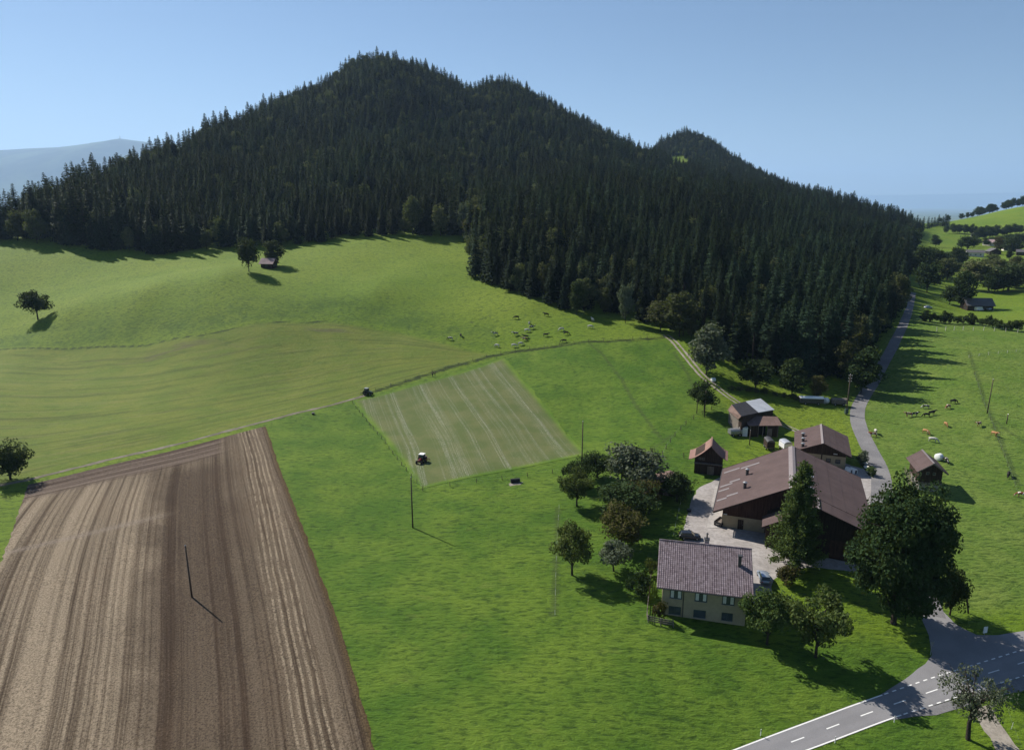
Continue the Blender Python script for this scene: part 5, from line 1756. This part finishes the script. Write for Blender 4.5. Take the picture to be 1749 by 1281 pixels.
def car(u, v, az, mat, label, L=4.2, W=1.78, Hh=1.48, name='car', van=False):
    p = ground(u, v)
    o = tag(empty(name, p + Vector((0, 0, .05)), -az), label, 'van' if van else 'car')
    hw = W / 2
    # body: stations along the length (y, half width, low z, high z)
    stn = [(-L / 2, hw * .80, .42, .74), (-L / 2 + .12, hw * .95, .26, .86), (-L / 2 + .5, hw, .22, .92), (-L * .1, hw, .20, .94), (L * .18, hw, .20, .93),
           (L / 2 - .55, hw * .97, .22, .86), (L / 2 - .14, hw * .88, .28, .74), (L / 2, hw * .72, .40, .62)]
    b = MB(); ring = []
    for y, w, z0, z1 in stn:
        ring.append([(-w * .86, y, z0), (-w, y, z0 + (z1 - z0) * .35), (-w, y, z0 + (z1 - z0) * .75), (-w * .90, y, z1), (w * .90, y, z1), (w, y, z0 + (z1 - z0) * .75), (w, y, z0 + (z1 - z0) * .35), (w * .86, y, z0)])
    n = 8
    fs = []
    for i in range(len(ring) - 1):
        for k in range(n):
            fs.append((i * n + k, i * n + (k + 1) % n, (i + 1) * n + (k + 1) % n, (i + 1) * n + k))
    fs += [tuple(range(n)), tuple(range(len(ring) * n - 1, (len(ring) - 1) * n - 1, -1))]
    b.add([q for r in ring for q in r], fs)
    fix_normals(b.build('body', M[mat], o, True))
    yb, yf, yt0, yt1 = (-L / 2 + .12, L * .22, -L / 2 + .42, L * .06)
    if van:
        yb, yf, yt0, yt1 = -L / 2 + .05, L * .36, -L / 2 + .12, L * .24
    tw = hw * .76
    g = MB().add([(-hw * .90, yb, .90), (hw * .90, yb, .90), (hw * .90, yf, .90), (-hw * .90, yf, .90), (-tw, yt0, Hh - .06), (tw, yt0, Hh - .06), (tw, yt1, Hh - .06), (-tw, yt1, Hh - .06)],
                 [(0, 1, 5, 4), (1, 2, 6, 5), (2, 3, 7, 6), (3, 0, 4, 7), (4, 5, 6, 7)])
    fix_normals(g.build('windows', M['glass'] if not van else M[mat], o))
    MB().add([(-tw, yt0, Hh - .05), (tw, yt0, Hh - .05), (tw, yt1, Hh - .05), (-tw, yt1, Hh - .05), (-tw * .9, yt0 + .12, Hh), (tw * .9, yt0 + .12, Hh), (tw * .9, yt1 - .12, Hh), (-tw * .9, yt1 - .12, Hh)],
             [(4, 5, 6, 7), (0, 1, 5, 4), (1, 2, 6, 5), (2, 3, 7, 6), (3, 0, 4, 7)]).build('roof', M[mat], o, True)
    for sg in (-1, 1):
        for ya, za, yb2, zb2 in ((yb, .90, yt0, Hh - .05), (yf, .90, yt1, Hh - .05), ((yb + yf) / 2, .90, (yt0 + yt1) / 2, Hh - .05)):
            MB().bar((sg * (hw * .90 + .01), ya, za), (sg * (tw + .01), yb2, zb2), .07, .05).build('pillar', M[mat], o)
        MB().box(sg * hw * .62 - .16, L / 2 - .13, .56, sg * hw * .62 + .16, L / 2 - .02, .68).build('headlight', M['white'], o)
        MB().box(sg * hw * .70 - .12, -L / 2 - .01, .62, sg * hw * .70 + .12, -L / 2 + .1, .78).build('tail_light', M['sign_red'], o)
        MB().box(sg * (hw + .10) - .08, L * .14, .92, sg * (hw + .10) + .08, L * .14 + .14, 1.04).build('mirror', M[mat], o)
        for y in (-L * .30, L * .31):
            wheel(o, sg * (hw - .10), y, .31, .2)
    return o
car(1178, 920, math.radians(96), 'car_dark', 'dark car parked on the yard behind the farmhouse ridge')
car(1304, 990, math.radians(8), 'car_silver', 'silver blue car parked right of the farmhouse')
car(1672, 531, math.radians(75), 'car_white', 'white van parked in front of the slate roofed barn', 5.2, 1.95, 2.2, 'van', True)
car(1690, 530, math.radians(60), 'car_silver', 'small car right of the white van', 4.0)
car(1585, 527, math.radians(75), 'car_silver', 'pale car standing in shade left of the hedge', 4.2)

def tractor(u, v, az, mat, label, roof='white', implement=True):
    p = ground(u, v)
    o = tag(empty('tractor', p, -az), label, 'tractor')
    o.scale = (.86, .86, .86)
    b = MB().add([(-.36, .2, .75), (.36, .2, .75), (.32, 2.1, .75), (-.32, 2.1, .75), (-.36, .2, 1.55), (.36, .2, 1.55), (.26, 2.05, 1.35), (-.26, 2.05, 1.35)],
                 [(0, 3, 2, 1), (4, 5, 6, 7), (0, 1, 5, 4), (1, 2, 6, 5), (2, 3, 7, 6), (3, 0, 4, 7)])
    fix_normals(b.build('hood', M[mat], o))
    MB().box(-.5, -1.2, .6, .5, .2, 1.25).build('chassis', M['metal_dark'], o)
    MB().add([(-.72, -1.15, 1.25), (.72, -1.15, 1.25), (.62, .3, 1.25), (-.62, .3, 1.25), (-.66, -1.0, 2.5), (.66, -1.0, 2.5), (.6, .15, 2.5), (-.6, .15, 2.5)],
             [(0, 1, 5, 4), (1, 2, 6, 5), (2, 3, 7, 6), (3, 0, 4, 7)]).build('cab_glass', M['glass'], o)
    MB().box(-.8, -1.25, 2.5, .8, .35, 2.66).build('cab_roof', M[roof], o)
    for x in (-.69, .69):
        for y in (-1.1, .22):
            MB().bar((x, y, 1.2), (x * .93, y * .9, 2.5), .08).build('cab_post', M['metal_dark'], o)
        wheel(o, x * 1.42, -.75, .86, .5, 'rear_wheel', mat)
        wheel(o, x * 1.2, 1.55, .52, .36, 'front_wheel', mat)
        MB().box(min(x * 1.05, x * 1.8), -1.5, 1.72, max(x * 1.05, x * 1.8), -.1, 1.82).build('mudguard', M[mat], o)
    MB().tube([(.42, 1.0, 1.3), (.42, 1.0, 2.5)], .06, 8).build('exhaust', M['metal_dark'], o)
    if implement:
        im = MB().bar((-1.6, -2.3, .6), (1.6, -2.3, .6), .22).build('hay_rake', M[mat], o)
        for x in (-1.3, -.65, 0, .65, 1.3):
            MB().bar((x, -2.3, .6), (x, -2.55, .08), .05).build('tine', M['metal_dark'], im)
    return o
tractor(720, 790, math.radians(200), 'tractor_red', 'red tractor with white cab roof working in the mown field')
tractor(628, 674, math.radians(110), 'tractor_dark', 'dark tractor on the field track at the mown field corner', 'metal')

def wagon(u, v, az, label, L=4.0, W=2.0, Hb=1.6, mat='wood_grey', cover=None, cat='trailer', name='farm_trailer'):
    p = ground(u, v)
    o = tag(empty(name, p, -az), label, cat)
    MB().box(-W / 2, -L / 2, .62, W / 2, L / 2, .78).build('bed', M['wood_grey'], o)
    for sg in (-1, 1):
        for k in range(4):
            z = .80 + Hb * k / 4
            MB().box(sg * W / 2 - .03, -L / 2, z, sg * W / 2 + .03, L / 2, z + Hb / 4 - .03).build('side_board', M[mat], o)
            MB().box(-W / 2 + .03, sg * L / 2 - .03, z, W / 2 - .03, sg * L / 2 + .03, z + Hb / 4 - .03).build('end_board', M[mat], o)
        for y in (-L * .28, L * .28):
            wheel(o, sg * (W / 2 + .02), y, .42, .22)
    if cover:
        pts = [(W / 2 * 1.04 * math.cos(a), .80 + Hb + .55 * math.sin(a)) for a in np.linspace(0, PI, 9)]
        fix_normals(MB().prism(pts, -L / 2 - .05, L / 2 + .05).build('cover', M[cover], o))
    MB().bar((0, L / 2, .62), (0, L / 2 + 1.2, .45), .1).build('drawbar', M['metal_dark'], o)
    return o
wagon(1313, 766, math.radians(5), 'dark tall sided farm wagon left of the pale wagon', 3.6, 1.9, 1.5, 'wood', 'metal_dark')
wagon(1341, 768, math.radians(-5), 'pale covered farm wagon near the barn corner', 3.0, 2.2, 1.3, 'white', 'roof_grey')
wagon(1230, 896, math.radians(40), 'small open trailer on the concrete beside the barn wall', 2.8, 1.5, .35, 'metal_dark')
wagon(1255, 744, math.radians(80), 'grey covered trailer left of the patched shed', 3.4, 1.9, .8, 'metal', 'metal')
wagon(1385, 690, math.radians(97), 'long white topped trailer at the wood edge above the stable', 7.0, 2.1, 1.2, 'metal_dark', 'white')
wagon(1432, 692, math.radians(98), 'brown trailer beside the transformer pole', 4.5, 2.0, 1.0, 'wood_grey', 'wood_grey')

def bale(u, v, label, r=.75, L=1.2, az=.4):
    p = ground(u, v)
    o = MB().tube([(-L / 2, 0, r * .97), (-L / 2 + .08, 0, r * .97), (L / 2 - .08, 0, r * .97), (L / 2, 0, r * .97)], [r * .9, r, r, r * .9], 18).build('wrapped_bale', M['white'], None, True, p)
    o.rotation_euler = (0, 0, az)
    return tag(o, label, 'bale')
bale(1410, 689, 'white wrapped bale between the two trailers at the wood edge', .95, 1.4)
bale(1603, 786, 'white wrapped bale right behind the lane granary', .9, 1.3)
bale(1218, 652, 'white wrapped bale at the bend of the cart track', .7, 1.2)

# water trough in the meadow
p = ground(880, 824)
wt = tag(empty('water_trough', p, .2), 'dark water barrel on a bare pale patch at the mown field fence', 'trough')
MB().tube([(-1.1, 0, .55), (1.1, 0, .55)], .5, 14).build('barrel', M['black'], wt)
MB().box(-1.0, -.35, 0, -.8, .35, .3).build('foot', M['wood_grey'], wt); MB().box(.8, -.35, 0, 1.0, .35, .3).build('foot', M['wood_grey'], wt)
patch('bare_patch', plan([(866, 826), (876, 824), (890, 823), (889, 828), (872, 830)]), .03, M['gravel'], 1.0, .2)
for u, v, lab in ((535, 708, 'small dark feed tub in the grass below the field track'), (1177, 874, 'small dark tub on the grass beside the yard drive')):
    p = ground(u, v)
    t_ = tag(empty('feed_tub', p), lab, 'tub')
    MB().tube([(0, 0, -.05), (0, 0, .55)], [.38, .46], 14, 0, True).build('tub', M['black'], t_)
    MB().tube([(0, 0, .55), (0, 0, .60)], [.50, .50], 14, 0, True).build('rim', M['metal_dark'], t_)
# calf hutches and stones behind the barn
for k, (u, v) in enumerate(((1450, 806), (1457, 807))):
    p = ground(u, v)
    hch = tag(empty('calf_hutch', p, .4), ('left' if k == 0 else 'right') + ' one of two white calf hutches behind the barn eave', 'calf hutch')
    pts = [(.6 * math.cos(a), .1 + 1.1 * math.sin(a) ** .8) for a in np.linspace(.05, PI - .05, 10)]
    fix_normals(MB().prism(pts + [(-.62, -.1), (.62, -.1)], -.8, .8).build('shell', M['white'], hch))
    MB().box(-.28, -.84, 0, .28, -.81, .8).build('opening', M['black'], hch)
patch('grass_island', plan([(1467, 786), (1478, 783), (1486, 795), (1495, 810), (1493, 817), (1484, 812), (1474, 800)]), .09, M['grass'], 1.2, .1)
for k, (u, v, s) in enumerate(((1478, 792, .7), (1481, 799, .8), (1484, 806, .6))):
    p = ground(u, v)
    bm = bmesh.new(); bmesh.ops.create_icosphere(bm, subdivisions=2, radius=1.0)
    for vv in bm.verts:
        vv.co *= 1 + .22 * math.sin(vv.co.x * 5 + k) * math.cos(vv.co.y * 4 + k * 2)
    me = bpy.data.meshes.new('boulder'); bm.to_mesh(me); bm.free(); me.materials.append(M['plaster_white'])
    o = link(bpy.data.objects.new('boulder', me)); o.location = p; o.scale = (s, s * 1.5, s * .6)
    tag(o, ('upper', 'middle', 'lower')[k] + ' pale boulder on the grass island by the lane', 'boulder')

# ------------------------------------------------------------------ cattle
def skin_mesh(name, verts, edges, radii, subdiv=1):
    me = bpy.data.meshes.new(name)
    me.from_pydata(verts, edges, [])
    o = bpy.data.objects.new(name, me); COL.objects.link(o)
    o.modifiers.new('skin', 'SKIN')
    sv = me.skin_vertices[0].data
    for i, r in enumerate(radii):
        sv[i].radius = (r, r) if not isinstance(r, tuple) else r
        sv[i].use_root = i == 0
    s = o.modifiers.new('sub', 'SUBSURF'); s.levels = subdiv; s.render_levels = subdiv
    dg = bpy.context.evaluated_depsgraph_get()
    out = bpy.data.meshes.new_from_object(o.evaluated_get(dg))
    bpy.data.objects.remove(o)
    out.polygons.foreach_set('use_smooth', [True] * len(out.polygons))
    return out

def cow_mesh(pose):
    neck = {'graze': [(0, 1.02, 1.02), (0, 1.32, .62), (0, 1.52, .28), (0, 1.60, .12)], 'stand': [(0, 1.05, 1.38), (0, 1.32, 1.52), (0, 1.62, 1.40), (0, 1.78, 1.28)],
            'turn': [(.10, 1.03, 1.30), (.35, 1.22, 1.36), (.62, 1.30, 1.22), (.76, 1.32, 1.10)]}[pose]
    v = [(0, -.72, 1.14), (0, -.15, 1.08), (0, .45, 1.10), (0, .75, 1.14)] + neck
    e = [(0, 1), (1, 2), (2, 3), (3, 4), (4, 5), (5, 6), (6, 7)]
    r = [(.31, .33), (.37, .40), (.36, .39), (.27, .32), .19, .15, .13, .09]
    for sx in (-1, 1):
        k = len(v)
        v += [(sx * .22, -.78, .85), (sx * .23, -.92, .48), (sx * .23, -.84, .05)]; r += [.15, .075, .065]; e += [(0, k), (k, k + 1), (k + 1, k + 2)]
        k = len(v)
        v += [(sx * .20, .60, .78), (sx * .20, .60, .42), (sx * .20, .60, .05)]; r += [.13, .07, .06]; e += [(3, k), (k, k + 1), (k + 1, k + 2)]
        k = len(v)                                    # ear
        h = Vector(neck[1]); v += [tuple(h + Vector((sx * .22, 0, .06)))]; r += [.035]; e += [(5, k)]
    k = len(v)
    v += [(0, -1.08, 1.18), (0, -1.14, .72)]; r += [.05, .03]; e += [(0, k), (k, k + 1)]
    return skin_mesh('cow_' + pose, v, e, r)
COWS = {p: cow_mesh(p) for p in ('graze', 'stand', 'turn')}
def coat(name, a, b, thr):
    t = NT(name, .8, .15)
    co = t.objco()
    oi = t.node('ShaderNodeObjectInfo')
    sh = t.node('ShaderNodeVectorMath', operation='ADD')
    t.put(sh.inputs[0], co); t.put(sh.inputs[1], t.comb(t.math('MULTIPLY', oi.outputs['Random'], 9.0), 0.0, 0.0))
    n = t.noise(sh.outputs[0], 1.5, 2, .5)
    t.color(t.mix(t.step(n, thr - .02, thr + .02), a, b))
    return t.m
M['cow_black'] = coat('coat_black', (.014, .012, .011), (.03, .027, .025), .5)
M['cow_bw'] = coat('coat_black_white', (.016, .014, .013), (.48, .46, .42), .53)
M['cow_white'] = coat('coat_white', (.46, .44, .40), (.05, .04, .035), .66)
M['cow_tan'] = coat('coat_tan', (.33, .17, .075), (.62, .55, .45), .64)
M['cow_red'] = coat('coat_red', (.20, .065, .035), (.64, .58, .52), .55)
def cow(u, v, coat_, az, pose, label, group):
    p = ground(u, v)
    me = COWS[pose].copy(); me.materials.clear(); me.materials.append(M[coat_])
    o = link(bpy.data.objects.new('cow', me))
    o.location = p + Vector((0, 0, -.01)); o.rotation_euler = (0, 0, -math.radians(az))
    s = random.uniform(.9, 1.02); o.scale = (s, s, s)
    return tag(o, label, 'cow', group)
HG, PG = 'cattle below the wood', 'cattle in the right pasture'
for u, v, c, az, ps, lab in [
        (769, 581, 'cow_bw', -80, 'graze', 'leftmost dark cow of the herd below the wood'),
        (787, 575, 'cow_black', 170, 'graze', 'black cow second from the left of the hill herd'),
        (846, 573, 'cow_bw', -100, 'stand', 'pied cow standing alone in the left half of the hill herd'),
        (849, 593, 'cow_white', -60, 'graze', 'pale cow lowest on the left near the ditch fence'),
        (878, 593, 'cow_white', 95, 'graze', 'white cow grazing close above the ditch fence'),
        (889, 590, 'cow_white', 80, 'graze', 'white cow right behind the white cow at the ditch fence'),
        (881, 573, 'cow_bw', -95, 'stand', 'black and white cow left of the central bunch'),
        (882, 545, 'cow_black', -85, 'graze', 'black cow alone high on the left of the herd'),
        (900, 567, 'cow_white', 100, 'graze', 'white cow in the middle of the central bunch'),
        (908, 562, 'cow_bw', 85, 'stand', 'pied cow at the right of the central bunch'),
        (904, 555, 'cow_bw', 10, 'graze', 'pied cow at the top of the central bunch'),
        (898, 578, 'cow_black', -90, 'stand', 'black cow at the bottom of the central bunch'),
        (896, 582, 'cow_red', -85, 'stand', 'reddish cow just below the black cow of the bunch'),
        (933, 540, 'cow_black', -70, 'stand', 'black cow highest of the herd near the wood'),
        (932, 575, 'cow_black', 90, 'stand', 'black cow standing broadside right of the bunch'),
        (959, 565, 'cow_white', -110, 'graze', 'white cow left of the two upper right cows'),
        (967, 572, 'cow_black', 95, 'graze', 'black cow lying low beside the white upper right cow'),
        (963, 585, 'cow_black', -90, 'graze', 'black cow nearest the ditch fence on the right'),
        (1008, 561, 'cow_white', 100, 'graze', 'white cow alone at the right end of the hill herd'),
        (1012, 549, 'cow_white', -20, 'stand', 'white cow in the shade edge of the wood')]:
    cow(u, v, c, az, ps, lab, HG)
for u, v, c, az, ps, lab in [
        (1552, 712, 'cow_red', -95, 'stand', 'red brown cow beside the pied cow in the right pasture'),
        (1562, 711, 'cow_bw', 90, 'stand', 'pied cow touching the red brown cow'),
        (1582, 712, 'cow_black', -90, 'graze', 'black cow left of its black twin in the right pasture'),
        (1591, 709, 'cow_black', 80, 'stand', 'black cow right of its black twin'),
        (1581, 698, 'cow_bw', -80, 'graze', 'pied cow in the long tree shadows'),
        (1619, 698, 'cow_red', -120, 'graze', 'red and white cow at the end of a tree shadow'),
        (1628, 689, 'cow_black', 85, 'graze', 'black cow farthest up the right pasture'),
        (1615, 728, 'cow_tan', -170, 'graze', 'tan cow walking towards the camera in the pasture middle'),
        (1672, 728, 'cow_red', -130, 'turn', 'brown and white cow below the pasture pole'),
        (1581, 741, 'cow_tan', 165, 'graze', 'tan cow above the grey cow near the lane granary'),
        (1593, 755, 'cow_white', 130, 'graze', 'pale grey cow above the lane granary'),
        (1698, 745, 'cow_tan', 175, 'stand', 'tan and white cow alone at the right fence'),
        (1491, 746, 'cow_red', -85, 'turn', 'red brown cow at the edge of the lane'),
        (1495, 741, 'cow_white', -160, 'stand', 'white calf like cow behind the red brown cow at the lane'),
        (1615, 790, 'cow_bw', -170, 'graze', 'pied cow right of the bale behind the lane granary'),
        (1722, 814, 'cow_black', -140, 'graze', 'black cow low on the right of the pasture'),
        (1745, 850, 'cow_red', -60, 'graze', 'red and white cow cut by the right picture edge')]:
    cow(u, v, c, az, ps, lab, PG)

# ------------------------------------------------------------------ two people beside the ditch
def person(u, v, az, label, shirt, trousers):
    p = ground(u, v)
    v_ = [(0, 0, .95), (0, 0, 1.2), (0, 0, 1.42), (0, 0, 1.53), (0, .03, 1.66), (0, .03, 1.74)]
    e = [(0, 1), (1, 2), (2, 3), (3, 4), (4, 5)]
    r = [(.16, .11), (.16, .11), (.15, .10), .06, .10, .085]
    for sx in (-1, 1):
        k = len(v_)
        v_ += [(sx * .10, 0, .86), (sx * .12, .03, .48), (sx * .13, -.02, .08), (sx * .14, .12, .04)]; r += [.10, .07, .05, .045]
        e += [(0, k), (k, k + 1), (k + 1, k + 2), (k + 2, k + 3)]
        k = len(v_)
        v_ += [(sx * .21, 0, 1.40), (sx * .27, -.03, 1.12), (sx * .27, .10, .86), (sx * .26, .14, .76)]; r += [.065, .05, .04, .04]
        e += [(2, k), (k, k + 1), (k + 1, k + 2), (k + 2, k + 3)]
    me = skin_mesh('person', v_, e, r)
    t = NT('clothes_' + shirt[0], .9, .1)
    z = t.sep(t.objco())[2]
    c = t.mix(t.step(z, .93, .95), trousers, shirt[1])
    c = t.mix(t.step(z, 1.49, 1.50), c, (.45, .28, .20))
    c = t.mix(t.step(z, 1.70, 1.71), c, (.04, .03, .02))
    t.color(c); me.materials.append(t.m)
    o = link(bpy.data.objects.new('person', me)); o.location = p; o.rotation_euler = (0, 0, -math.radians(az))
    return tag(o, label, 'person')
person(739, 644, 150, 'person in dark clothes left of two standing beside the ditch', ('a', (.04, .045, .06)), (.03, .03, .04))
person(743, 643, -120, 'person in dark jacket right of two standing beside the ditch', ('b', (.05, .03, .03)), (.025, .03, .045))

# ------------------------------------------------------------------ far mountains
def far_material():
    t = NT('far_slopes', .95, .05)
    p = t.pos()
    n = t.noise(p, .0006, 6, .65); m = t.noise(p, .002, 4, .6)
    c = t.mix(t.step(n, .38, .60), (.060, .085, .035), (.008, .016, .010))
    c = t.mix(t.step(m, .5, .7, 0, .3), c, (.08, .095, .045))
    t.color(c)
    return t.m
M['far'] = far_material()
def mountain(name, crest_px, Y, depth, base, rough):
    us = np.linspace(crest_px[0][0], crest_px[-1][0], 130)
    vs = np.interp(us, [p[0] for p in crest_px], [p[1] for p in crest_px])
    rows = np.linspace(-1, 1, 33)
    V = []
    rng = np.random.default_rng(int(Y))
    ph = rng.uniform(0, 6.28, 12)
    for w in rows:
        for i, (u, v) in enumerate(zip(us, vs)):
            r = ray(u, v); t = Y / r[1]
            zc = CAM_H + r[2] * t
            x, y = r[0] * t, Y + w * depth
            k = 1 - abs(w) ** 1.15
            z = base + (zc - base) * k
            rg = sum(math.sin(x / (rough * (1.9 ** j)) * (1 if j % 2 else -1) + y / (rough * 1.3) * .7 + ph[j]) * 1.5 ** j for j in range(4))
            z += rg * (zc - base) * .022 * (1 - k) * 2.2 + (rng.normal() * (zc - base) * .004 if abs(w) > .02 else 0)
            V.append((x, y, z))
    n = len(us)
    ii = np.arange(n * len(rows)).reshape(len(rows), n)
    f = np.stack([ii[:-1, :-1].ravel(), ii[:-1, 1:].ravel(), ii[1:, 1:].ravel(), ii[1:, :-1].ravel()], 1)
    o = link(bpy.data.objects.new(name, np_mesh(name, np.array(V), f, M['far'], True)))
    return tag(o, kind='structure')
mountain('mountain', [(-700, 330), (-400, 290), (-150, 268), (0, 257), (50, 254), (100, 252), (150, 246), (190, 240), (205, 237), (225, 240), (250, 243), (275, 247), (330, 262), (420, 280), (520, 310), (640, 340)],
         18000, 5500, -240, 900)
mountain('far_hills', [(1000, 345), (1300, 338), (1450, 334), (1560, 333), (1650, 331), (1750, 329), (1900, 331), (2200, 338)], 55000, 3500, -320, 2500)
_mp = ray(205, 237); _mt = 18000 / _mp[1]
MB().tube([(_mp[0] * _mt, 18000, CAM_H + _mp[2] * _mt - 15), (_mp[0] * _mt, 18000, CAM_H + _mp[2] * _mt + 68)], [17, 5], 6).build('transmitter_mast', M['metal'])
tag(bpy.data.objects['transmitter_mast'], 'tiny mast on the summit of the blue mountain', 'mast')

# ------------------------------------------------------------------ haze
hb = MB().box(-60000, -6000, -380, 60000, 60500, 2700).build('haze', [])
hm = bpy.data.materials.new('haze'); hm.use_nodes = True
hn = hm.node_tree.nodes; hn.clear()
ho = hn.new('ShaderNodeOutputMaterial'); pv = hn.new('ShaderNodeVolumePrincipled')
pv.inputs['Color'].default_value = (.47, .68, 1.0, 1)
pv.inputs['Density'].default_value = 4.2e-5
pv.inputs['Anisotropy'].default_value = 0.2
hm.node_tree.links.new(pv.outputs[0], ho.inputs['Volume'])
hb.data.materials.append(hm)
tag(hb, kind='stuff')
